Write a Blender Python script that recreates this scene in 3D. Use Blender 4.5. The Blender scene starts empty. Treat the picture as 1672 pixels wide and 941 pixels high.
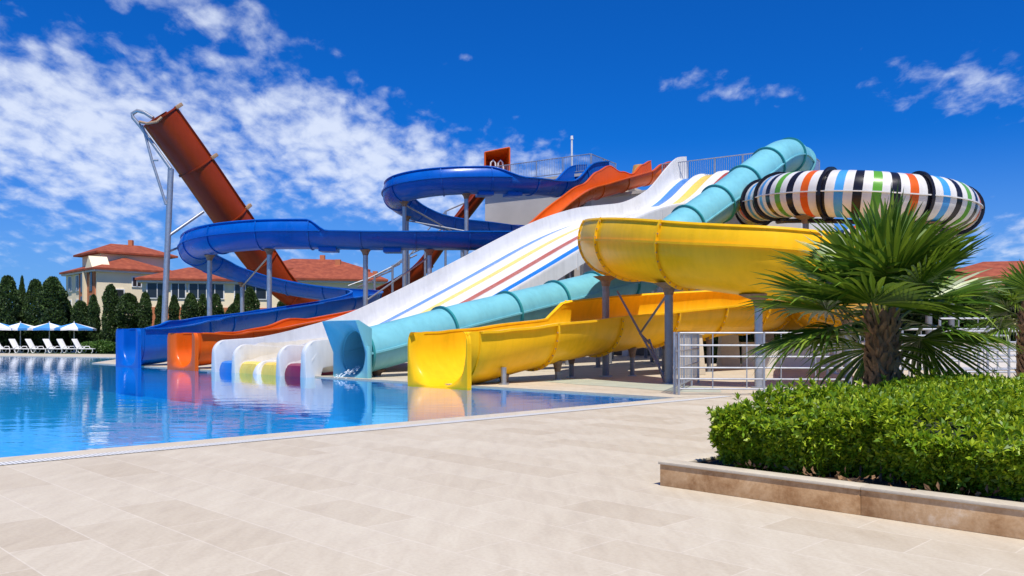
import bpy, bmesh, math, random
import numpy as np
from mathutils import Vector, Matrix
random.seed(7); RNG = np.random.default_rng(11)
R = math.radians
scn = bpy.context.scene
col = scn.collection
Z = Vector((0, 0, 1))
# ------------------------------------------------------------------ measurement frame
F, CU, HV, H = 1370.0, 836.0, 552.0, 1.25      # focal (px), centre, horizon, eye height
def P(u, v, Y):            # survey: a sight line at a known distance -> world point
    return Vector(((u-CU)/F*Y, Y, H+(HV-v)/F*Y))
def G(u, v):               # ground point
    Y = F*H/(v-HV); return Vector(((u-CU)/F*Y, Y, 0))
Q = math.sqrt(.5)
def AB(a, b, z=0):         # pool grid: a runs along the slide side, b runs up the slides
    return Vector(((b-a)*Q, (a+b)*Q, z))
EA = Vector((-Q, Q, 0)); EB = Vector((Q, Q, 0))

# ------------------------------------------------------------------ materials
def nt(name):
    m = bpy.data.materials.new(name); m.use_nodes = True
    n = m.node_tree; n.nodes.clear()
    out = n.nodes.new('ShaderNodeOutputMaterial')
    return m, n, out
def node(n, typ, ins=None, **kw):
    x = n.nodes.new(typ)
    for k, v in kw.items(): setattr(x, k, v)
    for k, v in (ins or {}).items():
        if isinstance(v, bpy.types.NodeSocket): n.links.new(v, x.inputs[k])
        else: x.inputs[k].default_value = v
    return x
def math_(n, op, a, b=0.0, c=0.0, clamp=False):
    x = n.nodes.new('ShaderNodeMath'); x.operation = op; x.use_clamp = clamp
    for i, v in enumerate((a, b, c)):
        if isinstance(v, bpy.types.NodeSocket): n.links.new(v, x.inputs[i])
        else: x.inputs[i].default_value = v
    return x.outputs[0]
def ramp(n, fac, stops, interp='LINEAR'):
    x = n.nodes.new('ShaderNodeValToRGB'); x.color_ramp.interpolation = interp
    e = x.color_ramp.elements
    while len(e) < len(stops): e.new(.5)
    for i, (p, c) in enumerate(stops):
        e[i].position = p; e[i].color = (*c, 1) if len(c) == 3 else c
    n.links.new(fac, x.inputs[0]); return x.outputs[0]
def mixc(n, fac, a, b, mode='MIX'):
    x = n.nodes.new('ShaderNodeMix'); x.data_type = 'RGBA'; x.blend_type = mode
    for s, v in ((0, fac), (6, a), (7, b)):
        if isinstance(v, bpy.types.NodeSocket): n.links.new(v, x.inputs[s])
        else: x.inputs[s].default_value = v if s == 0 else (*v, 1)
    return x.outputs[2]
def scaled(c, k): return tuple(min(1, x*k) for x in c)
def coords(n, rot=0, scale=(1, 1, 1)):
    g = node(n, 'ShaderNodeNewGeometry')
    m = node(n, 'ShaderNodeMapping', {'Vector': g.outputs['Position'], 'Rotation': (0, 0, rot), 'Scale': scale})
    return m.outputs[0]
def noise(n, vec, scale, detail=4, rough=.55, dist=0):
    x = node(n, 'ShaderNodeTexNoise', {'Vector': vec, 'Scale': scale, 'Detail': detail, 'Roughness': rough, 'Distortion': dist})
    return x.outputs[0]

def gelcoat(name, c, rough=.22, dirt=.75, streak=.2, spec=.28):
    """weathered glass fibre: faint mottling, chalky dull patches, run-off streaks"""
    m, n, out = nt(name)
    v = coords(n); vs = coords(n, 0, (1, 1, .18))
    a = noise(n, v, .7, 5); b = noise(n, vs, 5.0, 4); d = noise(n, v, 28, 3)
    k = math_(n, 'ADD', math_(n, 'MULTIPLY', a, .55), math_(n, 'MULTIPLY', b, .45))
    colr = ramp(n, k, [(.3, scaled(c, .84)), (.52, c), (.72, scaled(c, 1.1))])
    st = ramp(n, b, [(.62, (0, 0, 0)), (.78, (1, 1, 1))])
    grey = sum(c)/3
    colr = mixc(n, math_(n, 'MULTIPLY', st, streak), colr, tuple(.6*x*dirt+.4*grey*dirt for x in c))
    bs = node(n, 'ShaderNodeBsdfPrincipled', {'Base Color': colr, 'Specular IOR Level': spec, 'Coat Weight': .04, 'Coat Roughness': .1})
    n.links.new(math_(n, 'ADD', math_(n, 'MULTIPLY', a, .28), rough-.1), bs.inputs['Roughness'])
    bp = node(n, 'ShaderNodeBump', {'Height': noise(n, v, 3.2, 2), 'Strength': .05, 'Distance': .1})
    n.links.new(bp.outputs[0], bs.inputs['Normal'])
    n.links.new(bs.outputs[0], out.inputs[0]); return m

def simple(name, c, rough=.6, metal=0, var=.12, scale=3, bump=0, bscale=20):
    m, n, out = nt(name); v = coords(n)
    k = noise(n, v, scale, 6)
    colr = ramp(n, k, [(.3, scaled(c, 1-var)), (.55, c), (.75, scaled(c, 1+var))])
    bs = node(n, 'ShaderNodeBsdfPrincipled', {'Base Color': colr, 'Roughness': rough, 'Metallic': metal})
    if bump:
        bp = node(n, 'ShaderNodeBump', {'Height': noise(n, v, bscale, 5), 'Strength': bump, 'Distance': .03})
        n.links.new(bp.outputs[0], bs.inputs['Normal'])
    n.links.new(bs.outputs[0], out.inputs[0]); return m

def leafmat(name, dark, mid, light, trans=.3, rough=.45, scale=1.2):
    m, n, out = nt(name)
    g = node(n, 'ShaderNodeNewGeometry')
    k = math_(n, 'ADD', math_(n, 'MULTIPLY', g.outputs['Random Per Island'], .75), math_(n, 'MULTIPLY', noise(n, g.outputs['Position'], scale, 3), .35))
    colr = ramp(n, k, [(.1, dark), (.5, mid), (.95, light)])
    bs = node(n, 'ShaderNodeBsdfPrincipled', {'Base Color': colr, 'Roughness': rough})
    tr = node(n, 'ShaderNodeBsdfTranslucent', {'Color': mixc(n, .5, colr, light)})
    mx = node(n, 'ShaderNodeMixShader', {0: trans, 1: bs.outputs[0], 2: tr.outputs[0]})
    n.links.new(mx.outputs[0], out.inputs[0]); return m

M = {}
M['blue'] = gelcoat('blue_gelcoat', (.0005, .095, .44), .26)
M['orange'] = gelcoat('orange_gelcoat', (.66, .105, .007), .27)
M['red'] = gelcoat('rust_red_gelcoat', (.25, .030, .004), .36, .75, .2, .2)
M['white'] = gelcoat('white_gelcoat', (.66, .65, .625), .28, .8, .06)
M['cyan'] = gelcoat('turquoise_gelcoat', (.165, .46, .53), .3)
M['teal'] = gelcoat('teal_flange_gelcoat', (.03, .25, .27), .3)
M['yellow'] = gelcoat('yellow_gelcoat', (.87, .48, .010), .30, .75, .2, .13)
M['ochre'] = gelcoat('ochre_flange', (.62, .33, .006), .35)
M['black'] = gelcoat('black_gelcoat', (.012, .012, .02), .22)
M['green'] = gelcoat('green_gelcoat', (.10, .32, .03), .25)
M['sky'] = gelcoat('light_blue_gelcoat', (.06, .32, .68), .25)
M['stripeblue'] = gelcoat('stripe_blue', (.01, .17, .55), .25)
M['stripered'] = gelcoat('stripe_red', (.42, .06, .02), .25)
M['stripeyellow'] = gelcoat('stripe_yellow', (.85, .60, .10), .25)
M['maroon'] = gelcoat('maroon_gelcoat', (.22, .015, .06), .3)
M['steel'] = simple('galvanised_steel', (.42, .44, .46), .42, .75, .15, 6)
M['rail'] = simple('brushed_rail', (.40, .42, .45), .4, .6, .15, 6)
M['darksteel'] = simple('grey_painted_post', (.20, .21, .23), .5, .3, .15, 6)
M['rusty'] = simple('rusty_bracket', (.22, .15, .10), .75, .2, .4, 9)
M['clamp'] = simple('tan_clamp', (.38, .24, .14), .7, 0, .25, 9)
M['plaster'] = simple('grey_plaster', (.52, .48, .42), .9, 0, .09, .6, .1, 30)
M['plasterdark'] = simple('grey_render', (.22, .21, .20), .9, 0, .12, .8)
M['whitewall'] = simple('white_wall', (.68, .66, .62), .85, 0, .06, 1.2)
M['cream'] = simple('cream_villa_wall', (.86, .73, .49), .9, 0, .06, .4)
M['pink'] = simple('pink_villa_wall', (.60, .36, .24), .9, 0, .08, .4)
M['terracotta'] = simple('terracotta_wall', (.50, .17, .07), .9, 0, .1, .6)
M['glass'] = simple('dark_window', (.02, .025, .03), .12, 0, .2, 2)
M['black_in'] = simple('dark_interior', (.015, .014, .013), .9)
M['frame'] = simple('white_frame', (.75, .75, .72), .5)
M['lounger'] = simple('white_plastic', (.80, .80, .78), .4, 0, .05)
M['canvaswhite'] = simple('white_canvas', (.80, .80, .80), .85, 0, .05)
M['canvasblue'] = simple('blue_canvas', (.05, .25, .62), .85, 0, .06)
M['bark'] = simple('palm_fibre', (.13, .068, .034), .95, 0, .55, 14, .6, 40)
M['barklight'] = simple('palm_leaf_base', (.27, .15, .07), .9, 0, .5, 9, .4, 40)
M['wood'] = simple('tree_bark', (.13, .09, .06), .95, 0, .3, 6, .4)
M['soil'] = simple('soil', (.075, .045, .028), 1, 0, .5, 9, .9, 30)
M['wicker'] = simple('ochre_cap', (.62, .33, .10), .8, 0, .3, 16)
M['hedge'] = leafmat('hedge_leaf', (.03, .09, .003), (.17, .33, .008), (.52, .62, .03), .34, .48)
M['hedgecore'] = simple('hedge_core_dark', (.02, .035, .010), 1, 0, .4, 8)  # dark green filler for the solid core inside the hedges
M['palm'] = leafmat('palm_leaf', (.025, .075, .006), (.075, .17, .012), (.24, .33, .03), .25, .38, 2)
M['petiole'] = simple('palm_stalk', (.26, .27, .05), .5, 0, .2, 8)
M['cypress'] = leafmat('cypress_leaf', (.008, .022, .005), (.024, .058, .010), (.07, .13, .02), .15, .6)
M['shrub'] = leafmat('shrub_leaf', (.02, .06, .008), (.05, .13, .014), (.12, .22, .03), .2, .5)

def tiles_roof():
    m, n, out = nt('terracotta_roof')
    g = node(n, 'ShaderNodeNewGeometry'); v = coords(n, R(45))
    w = node(n, 'ShaderNodeTexWave', {'Vector': v, 'Scale': 1.3, 'Distortion': .6, 'Detail': 1.0})
    w.bands_direction = 'X'
    k = noise(n, v, 1.6, 6)
    c = ramp(n, k, [(.3, (.18, .033, .012)), (.5, (.26, .052, .019)), (.72, (.36, .09, .036))])
    c = mixc(n, math_(n, 'MULTIPLY', w.outputs[1], .22), c, (.24, .06, .03))
    bs = node(n, 'ShaderNodeBsdfPrincipled', {'Base Color': c, 'Roughness': .85})
    n.links.new(bs.outputs[0], out.inputs[0]); return m
M['roof'] = tiles_roof()

def travertine(name, tile=True, c0=(.43, .36, .26), c1=(.55, .485, .375), c2=(.625, .575, .46), joints=1.0):
    m, n, out = nt(name)
    v = coords(n, R(45)); vs = coords(n, R(45), (1.0, .22, 1.0))
    veins = noise(n, vs, 8.0, 9, .62, .4); big = noise(n, v, .5, 5); fine = noise(n, v, 38, 4)
    k = math_(n, 'ADD', math_(n, 'MULTIPLY', veins, .6), math_(n, 'MULTIPLY', big, .4))
    c = ramp(n, k, [(.12, c0), (.5, c1), (.88, c2)])
    bumph = fine
    if tile:
        br = node(n, 'ShaderNodeTexBrick', {'Vector': v, 'Scale': 1.0, 'Mortar Size': .005, 'Mortar Smooth': .2, 'Brick Width': .92, 'Row Height': .46,
                  'Color1': (.39, .39, .39, 1), 'Color2': (.64, .64, .64, 1), 'Mortar': (.5, .5, .5, 1), 'Bias': 0.0}, offset=.5)
        sh = node(n, 'ShaderNodeSeparateColor', {0: br.outputs[0]}).outputs[0]
        c = mixc(n, .55, c, ramp(n, sh, [(.40, (.80, .75, .69)), (.52, (.95, .935, .915)), (.64, (1, 1, 1))]), 'MULTIPLY')
        c = mixc(n, math_(n, 'MULTIPLY', br.outputs[1], .42*joints), c, (.70, .64, .55))
    c = mixc(n, .25, c, ramp(n, fine, [(.3, (.70, .64, .58)), (.6, (1, 1, 1))]), 'MULTIPLY')
    st = ramp(n, noise(n, v, 1.1, 7, .7), [(.60, (0, 0, 0)), (.75, (1, 1, 1))])
    c = mixc(n, math_(n, 'MULTIPLY', st, .16), c, (.42, .31, .22))
    bs = node(n, 'ShaderNodeBsdfPrincipled', {'Base Color': c, 'Specular IOR Level': .35})
    n.links.new(math_(n, 'ADD', math_(n, 'MULTIPLY', veins, .3), .42), bs.inputs['Roughness'])
    bp = node(n, 'ShaderNodeBump', {'Height': bumph, 'Strength': .12, 'Distance': .01})
    n.links.new(bp.outputs[0], bs.inputs['Normal'])
    n.links.new(bs.outputs[0], out.inputs[0]); return m
M['deck'] = travertine('travertine_paving')
M['coping'] = travertine('travertine_coping', False)
M['kerb'] = travertine('travertine_kerb', False, (.36, .20, .09), (.55, .345, .175), (.68, .50, .31))

def mottled_kerb():
    m, n, out = nt('mottled_kerb_stone'); v = coords(n)
    a = noise(n, v, 2.2, 7, .62, .8); b = noise(n, v, 22, 5, .65)
    k = math_(n, 'ADD', math_(n, 'MULTIPLY', a, .7), math_(n, 'MULTIPLY', b, .3))
    c = ramp(n, k, [(.36, (.34, .18, .075)), (.47, (.50, .305, .15)), (.56, (.60, .40, .22)), (.66, (.74, .58, .40))])
    bs = node(n, 'ShaderNodeBsdfPrincipled', {'Base Color': c, 'Roughness': .7, 'Specular IOR Level': .3})
    bp = node(n, 'ShaderNodeBump', {'Height': b, 'Strength': .25, 'Distance': .01}); n.links.new(bp.outputs[0], bs.inputs['Normal'])
    n.links.new(bs.outputs[0], out.inputs[0]); return m
M['kerb'] = mottled_kerb()
def grate():
    m, n, out = nt('overflow_grate'); v = coords(n, R(45))
    w = node(n, 'ShaderNodeTexWave', {'Vector': v, 'Scale': 7.0}); w.bands_direction = 'Y'
    c = ramp(n, w.outputs[1], [(.10, (.30, .30, .29)), (.35, (.60, .60, .58)), (1, (.66, .66, .64))])
    bs = node(n, 'ShaderNodeBsdfPrincipled', {'Base Color': c, 'Roughness': .5})
    n.links.new(bs.outputs[0], out.inputs[0]); return m
M['grate'] = grate()
def pooltile():
    m, n, out = nt('pool_mosaic'); v = coords(n, R(45))
    br = node(n, 'ShaderNodeTexBrick', {'Vector': v, 'Scale': 1.0, 'Mortar Size': .012, 'Brick Width': .3, 'Row Height': .3,
              'Color1': (.05, .46, .74, 1), 'Color2': (.07, .52, .78, 1), 'Mortar': (.035, .38, .66, 1)}, offset=0)
    bs = node(n, 'ShaderNodeBsdfPrincipled', {'Base Color': br.outputs[0], 'Roughness': .4})
    n.links.new(bs.outputs[0], out.inputs[0]); return m
M['pooltile'] = pooltile()
def water():
    m, n, out = nt('pool_water'); v = coords(n, R(8), (1, 1.7, 1))
    h = math_(n, 'ADD', noise(n, v, 1.1, 2, .5), math_(n, 'MULTIPLY', noise(n, v, 5.0, 2, .5), .22))
    bp = node(n, 'ShaderNodeBump', {'Height': h, 'Strength': .045, 'Distance': .12})
    fr = node(n, 'ShaderNodeFresnel', {'IOR': 1.33, 'Normal': bp.outputs[0]})
    t = node(n, 'ShaderNodeBsdfTransparent', {'Color': (.30, .80, .96, 1)})
    gl = node(n, 'ShaderNodeBsdfGlossy', {'Color': (1, 1, 1, 1), 'Roughness': .015, 'Normal': bp.outputs[0]})
    mx = node(n, 'ShaderNodeMixShader', {0: fr.outputs[0], 1: t.outputs[0], 2: gl.outputs[0]})
    n.links.new(mx.outputs[0], out.inputs[0]); return m
M['water'] = water()
def grassmat():
    return simple('dry_lawn', (.07, .11, .03), 1, 0, .4, .5, .4, 12)
M['lawn'] = grassmat()
M['algae'] = simple('algae_stain', (.42, .45, .36), .5, 0, .14, 1.4)
M['spray'] = simple('white_spray', (.85, .9, .92), .2)

# ------------------------------------------------------------------ object helpers
ORG = {}
def meta(o, label=None, cat=None, group=None, kind=None):
    for k, v in (('label', label), ('category', cat), ('group', group), ('kind', kind)):
        if v: o[k] = v
    return o
def thing(name, loc, label, cat, group=None):
    o = bpy.data.objects.new(name, None); col.objects.link(o); o.location = loc
    o.empty_display_size = .3; ORG[o.name] = Vector(loc)
    return meta(o, label, cat, group)
class MB:
    def __init__(s): s.v = []; s.f = []; s.m = []
    def add(s, vs, fs, mi=0):
        b = len(s.v); s.v += [tuple(x) for x in vs]
        for f in fs: s.f.append([b+i for i in f]); s.m.append(mi)
    def box(s, c, d, ax=None, mi=0, taper=1.0):
        c = Vector(c); ax = ax or (Vector((1, 0, 0)), Vector((0, 1, 0)), Z)
        vs = []
        for k in (-1, 1):
            t = 1 if k < 0 else taper
            for i, j in ((-1, -1), (1, -1), (1, 1), (-1, 1)):
                vs.append(c+ax[0]*(i*d[0]/2*t)+ax[1]*(j*d[1]/2*t)+ax[2]*(k*d[2]/2))
        s.add(vs, [(3, 2, 1, 0), (4, 5, 6, 7), (0, 1, 5, 4), (1, 2, 6, 5), (2, 3, 7, 6), (3, 0, 4, 7)], mi)
    def tube(s, pts, r, n=8, mi=0, cap=True):
        pts = [Vector(p) for p in pts]; rs = r if isinstance(r, (list, tuple)) else [r]*len(pts)
        rings = []; up = None
        for i, p in enumerate(pts):
            t = (pts[min(i+1, len(pts)-1)]-pts[max(i-1, 0)]).normalized()
            if up is None: up = Vector((1, 0, 0)) if abs(t.x) < .8 else Vector((0, 1, 0))
            a = (up-t*up.dot(t)).normalized(); b = t.cross(a); up = a
            rings.append([p+(a*math.cos(2*math.pi*k/n)+b*math.sin(2*math.pi*k/n))*rs[i] for k in range(n)])
        vs = [x for q in rings for x in q]; fs = []
        for i in range(len(pts)-1):
            for k in range(n): fs.append((i*n+k, i*n+(k+1) % n, (i+1)*n+(k+1) % n, (i+1)*n+k))
        if cap: fs.append(tuple(reversed(range(n)))); fs.append(tuple(range((len(pts)-1)*n, len(pts)*n)))
        s.add(vs, fs, mi)
    def prism(s, poly, z0, z1, mi=0):
        n = len(poly); vs = [(p[0], p[1], z0) for p in poly]+[(p[0], p[1], z1) for p in poly]
        fs = [tuple(reversed(range(n))), tuple(range(n, 2*n))]+[(i, (i+1) % n, n+(i+1) % n, n+i) for i in range(n)]
        s.add(vs, fs, mi)
    def build(s, name, mats, parent=None, smooth=True, sharp=38, bevel=0):
        me = bpy.data.meshes.new(name)
        o0 = ORG[parent.name] if parent else Vector((0, 0, 0))
        me.from_pydata([(x[0]-o0.x, x[1]-o0.y, x[2]-o0.z) for x in s.v], [], s.f)
        for mt in (mats if isinstance(mats, (list, tuple)) else [mats]): me.materials.append(mt)
        me.polygons.foreach_set('material_index', s.m)
        b = bmesh.new(); b.from_mesh(me)
        bmesh.ops.recalc_face_normals(b, faces=b.faces)
        if bevel:
            bmesh.ops.bevel(b, geom=[e for e in b.edges if e.is_manifold and e.calc_face_angle(0) > .6], offset=bevel, segments=2, affect='EDGES', profile=.6)
        for e in b.edges:
            if e.is_manifold and e.calc_face_angle(0) > R(sharp): e.smooth = False
        for f in b.faces: f.smooth = smooth
        b.to_mesh(me); b.free()
        o = bpy.data.objects.new(name, me); col.objects.link(o)
        if parent: o.parent = parent
        ORG[o.name] = o0.copy(); return o
def copytree(o, parent=None):
    c = o.copy(); col.objects.link(c)
    if parent: c.parent = parent
    for ch in list(o.children): copytree(ch, c)
    return c
def leafmesh(name, verts, faces_n, mat, parent, nv=4):
    """many small separate leaf faces, each nv vertices"""
    o0 = ORG[parent.name] if parent else Vector((0, 0, 0))
    verts = np.asarray(verts, dtype=np.float32).reshape(-1, 3)-np.array(o0, dtype=np.float32)
    me = bpy.data.meshes.new(name); nf = len(verts)//nv
    me.vertices.add(len(verts)); me.vertices.foreach_set('co', verts.ravel())
    me.loops.add(len(verts)); me.loops.foreach_set('vertex_index', np.arange(len(verts), dtype=np.int32))
    me.polygons.add(nf); me.polygons.foreach_set('loop_start', np.arange(0, len(verts), nv, dtype=np.int32))
    me.update(calc_edges=True); me.materials.append(mat)
    o = bpy.data.objects.new(name, me); col.objects.link(o)
    if parent: o.parent = parent
    ORG[o.name] = o0.copy(); return o

# ------------------------------------------------------------------ sweeps
class Path:
    """Catmull-Rom through control points; c = float control index"""
    def __init__(s, pts, per=10):
        pts = [Vector(p) for p in pts]; n = len(pts); s.p = []; s.c = []
        for i in range(n-1):
            p0 = pts[i-1] if i else pts[0]*2-pts[1]; p1, p2 = pts[i], pts[i+1]
            p3 = pts[i+2] if i+2 < n else pts[-1]*2-pts[-2]
            t0 = 0; t1 = t0+(p1-p0).length**.5; t2 = t1+(p2-p1).length**.5; t3 = t2+(p3-p2).length**.5
            for k in range(per + (1 if i == n-2 else 0)):
                t = t1+(t2-t1)*k/per
                a1 = p0*((t1-t)/(t1-t0))+p1*((t-t0)/(t1-t0)); a2 = p1*((t2-t)/(t2-t1))+p2*((t-t1)/(t2-t1)); a3 = p2*((t3-t)/(t3-t2))+p3*((t-t2)/(t3-t2))
                b1 = a1*((t2-t)/(t2-t0))+a2*((t-t0)/(t2-t0)); b2 = a2*((t3-t)/(t3-t1))+a3*((t-t1)/(t3-t1))
                s.p.append(b1*((t2-t)/(t2-t1))+b2*((t-t1)/(t2-t1))); s.c.append(i+k/per)
        for _ in range(3):
            q = s.p[:]
            for i in range(1, len(q)-1): s.p[i] = q[i]*.5+(q[i-1]+q[i+1])*.25
        s.len = [0]
        for i in range(1, len(s.p)): s.len.append(s.len[-1]+(s.p[i]-s.p[i-1]).length)
        s.fr = [s.frame(i) for i in range(len(s.p))]
    def frame(s, i):
        t = (s.p[min(i+1, len(s.p)-1)]-s.p[max(i-1, 0)]).normalized()
        sd = t.cross(Z).normalized(); return (s.p[i], sd, sd.cross(t).normalized(), t)
    def flat_end(s):
        for i, w in ((-3, .33), (-2, .66), (-1, 1.0)):
            p, sd, up, t = s.fr[i]; tf = Vector((t.x, t.y, t.z*(1-w))).normalized(); sd = tf.cross(Z).normalized(); s.fr[i] = (p, sd, sd.cross(tf), tf)
        return s
    def at(s, L):
        i = min(range(len(s.p)-1), key=lambda j: abs((s.len[j]+s.len[j+1])/2-L))
        k = max(0, min(1, (L-s.len[i])/max(1e-6, s.len[i+1]-s.len[i])))
        p = s.p[i].lerp(s.p[i+1], k); f = s.fr[i]; return (p, f[1], f[2], f[3]), s.c[i]+k*(s.c[i+1]-s.c[i])
def keyed(keys, c):
    if not isinstance(keys, list): return keys
    if c <= keys[0][0]: return keys[0][1]
    for (c0, v0), (c1, v1) in zip(keys, keys[1:]):
        if c <= c1:
            t = (c-c0)/(c1-c0); t = t*t*(3-2*t); return v0+(v1-v0)*t
    return keys[-1][1]
def sweep(mb, frames, profs, mi=0, cap=True, closed=True, ring_mats=None):
    n = len(profs[0]); b = len(mb.v)
    for (p, sd, up, t), pr in zip(frames, profs):
        for x, y in pr: mb.v.append(tuple(p+sd*x+up*y))
    for i in range(len(frames)-1):
        for k in range(n if closed else n-1):
            k2 = (k+1) % n
            mb.f.append([b+i*n+k, b+i*n+k2, b+(i+1)*n+k2, b+(i+1)*n+k]); mb.m.append(ring_mats[i] if ring_mats else mi)
    if cap and closed:
        h = n//2
        for i0 in (0, (len(frames)-1)*n):          # shell profile: outer 0..h-1, inner reversed h..n-1
            for k in range(h-1):
                mb.f.append([b+i0+k, b+i0+k+1, b+i0+n-2-k, b+i0+n-1-k]); mb.m.append(mi)
def shellprof(r, L, Rr, el=0, er=0, th=.05, m=26):
    out = []; inn = []
    phis = [-L+(L+Rr)*k/(m-1) for k in range(m)]
    for i, f in enumerate(phis):
        f = R(f); out.append((r*math.sin(f), -r*math.cos(f))); inn.append(((r-th)*math.sin(f), -(r-th)*math.cos(f)))
    out = [(out[0][0], out[0][1]+el)]+out+[(out[-1][0], out[-1][1]+er)]
    inn = [(inn[0][0], inn[0][1]+el)]+inn+[(inn[-1][0], inn[-1][1]+er)]
    return out+inn[::-1]
def stripprof(r, phi, ext=0, side=1, lip=.1, th=.06, hh=.055):
    f = R(phi)*side; n = (math.sin(f), -math.cos(f)); t = (math.cos(f)*side, math.sin(f)*side)
    p = (r*n[0], r*n[1]+ext)
    q = lambda a, b: (p[0]+n[0]*a+t[0]*b, p[1]+n[1]*a+t[1]*b)
    return [q(-th-.006, -hh), q(lip, -hh), q(lip, .006), q(-th-.006, .006)]
def chute(name, parent, mat, path, r, L, Rr, el=0, er=0, th=.05, c0=None, c1=None):
    idx = [i for i, c in enumerate(path.c) if (c0 is None or c >= c0) and (c1 is None or c <= c1)]
    mb = MB(); pr = []
    for i in idx:
        c = path.c[i]; pr.append(shellprof(keyed(r, c), keyed(L, c), keyed(Rr, c), keyed(el, c), keyed(er, c), th))
    sweep(mb, [path.fr[i] for i in idx], pr)
    return mb.build(name, mat, parent)
def rim(name, parent, mat, path, r, phi, side, ext=0, c0=-1, c1=1e9, lip=.1, hh=.055):
    idx = [i for i, c in enumerate(path.c) if c0 <= c <= c1]
    mb = MB()
    sweep(mb, [path.fr[i] for i in idx], [stripprof(keyed(r, path.c[i]), keyed(phi, path.c[i]), keyed(ext, path.c[i]), side, lip, .06, hh) for i in idx])
    return mb.build(name, mat, parent)
def rib(name, parent, mat, path, Lpos, r, L, Rr, el=0, er=0, w=.07, hgt=.07, bolts=None):
    (p, sd, up, t), c = path.at(Lpos)
    rr = keyed(r, c)+hgt; mb = MB()
    pr = shellprof(rr, keyed(L, c), keyed(Rr, c), keyed(el, c), keyed(er, c), hgt-.004, 22)
    sweep(mb, [(p-t*w/2, sd, up, t), (p+t*w/2, sd, up, t)], [pr, pr])
    o = mb.build(name, mat, parent)
    if bolts:
        bb = MB(); LL, RR2 = keyed(L, c), keyed(Rr, c); nb = int((LL+RR2)/11)
        for k in range(nb):
            f = R(-LL+(LL+RR2)*(k+.5)/nb)
            for sg in (-1, 1):
                q = p+sd*(rr-.035)*math.sin(f)-up*(rr-.035)*math.cos(f)+t*sg*(w/2+.012)
                bb.box(q, (.035, .035, .024), (sd, up, t))
        bb.build('bolts', bolts, o)
    return o
def post(parent, x, y, ztop, r=.11, mat=None, bracket=.32, name='support_post'):
    mb = MB(); mb.tube([(x, y, 0.0), (x, y, ztop-.12)], r, 14)
    o = mb.build(name, mat or M['steel'], parent)
    b = MB(); b.tube([(x, y, .0), (x, y, .03)], r*1.9, 14); b.build('base_plate', M['steel'], o)
    if bracket:
        k = MB(); k.tube([(x, y, ztop-.30), (x, y, ztop-.12), (x, y, ztop+.02)], [r*1.05, r*1.5, bracket], 12)
        k.build('bracket', M['rusty'], o)
    return o
def ground_post(parent, path, c, rr, off=0, **kw):
    i = min(range(len(path.c)), key=lambda j: abs(path.c[j]-c))
    p, sd, up, t = path.fr[i]; q = p+sd*off
    z = q.z-(math.sqrt(max(0, rr*rr-off*off)) if abs(off) < rr else 0)
    return post(parent, q.x, q.y, z, **kw)
def bell(parent, mat, path, r, e, W, fwd=.5, below=.35, rc=.3, th=.06):
    """splash-out mouth: the round trough flares into an upright frame standing in the pool"""
    p, sd, up, t = path.fr[-1]; t = Vector((t.x, t.y, 0)).normalized(); up = Z
    mb = MB()
    def curves(ins):
        inn = []; outr = []; n = 16
        for k in range(n+1):
            f = R(90*k/n); inn.append(((r-th)*math.sin(f), -(r-th)*math.cos(f)))
            if k <= n//2: outr.append((W*k/(n/2), -r-below))
            else: outr.append((W, -r-below+(r+below)*(k-n/2)/(n/2)))
        for k in range(1, 4):
            inn.append((r-th, e*k/4)); outr.append((W, (e-rc)*k/4 if e > rc else 0))
        for k in range(6):
            f = R(90*k/5); inn.append((r-th+.0*k, e)); outr.append((W-rc*.6+rc*.6*math.cos(f), e-rc+rc*math.sin(f)))
        return inn, outr
    inn, outr = curves(0); nn = len(inn); S = 12
    for side in (1, -1):
        for shell in (0, 1):
            base = len(mb.v)
            for s in range(S+1):
                g = s/S; e_ = max(0, (g-.3)/.7); ease = e_*e_*(3-2*e_); adv = fwd*min(1, g/.62)**.8
                for (a, b), (cc, d) in zip(inn, outr):
                    x = a+(cc-a)*ease; y = b+(d-b)*ease
                    q = p+sd*(x*side+(shell*.02*side))+up*y+t*(adv-shell*.05)
                    mb.v.append(tuple(q))
            for s in range(S):
                for k in range(nn-1):
                    mb.f.append([base+s*nn+k, base+s*nn+k+1, base+(s+1)*nn+k+1, base+(s+1)*nn+k]); mb.m.append(0)
        # outer return of the frame
        base = len(mb.v)
        for (cc, d) in outr:
            q = p+sd*cc*side+up*d+t*fwd; mb.v.append(tuple(q)); mb.v.append(tuple(q-t*.14+sd*.01*side))
        for k in range(nn-1):
            mb.f.append([base+2*k, base+2*k+1, base+2*k+3, base+2*k+2]); mb.m.append(0)
    return mb.build('mouth', mat, parent)

# ================================================================== SETTING
WL = -.035                                        # water level
near_a = 9.95; slide_b = 14.8
pool = [AB(near_a, -40), AB(near_a, slide_b), AB(44.5, slide_b), Vector((-24.5, 53.5, 0)), Vector((-46, 63.5, 0)), Vector((-95, 60, 0))]
deckout = [Vector((-120, -30, 0)), Vector((60, -30, 0)), Vector((60, 74, 0)), Vector((-24, 62, 0)), Vector((-48, 70.5, 0)), Vector((-120, 70, 0))]
def holed(name, outer, inner, z, mat):
    b = bmesh.new()
    for loop in (outer, inner):
        vs = [b.verts.new((p.x, p.y, z)) for p in loop]
        for i in range(len(vs)): b.edges.new((vs[i], vs[(i+1) % len(vs)]))
    bmesh.ops.triangle_fill(b, use_beauty=True, edges=b.edges[:])
    for f in b.faces:
        if f.normal.z < 0: f.normal_flip()
    me = bpy.data.meshes.new(name); b.to_mesh(me); b.free(); me.materials.append(mat)
    o = bpy.data.objects.new(name, me); col.objects.link(o); ORG[o.name] = Vector(); o['kind'] = 'structure'; return o
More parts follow.
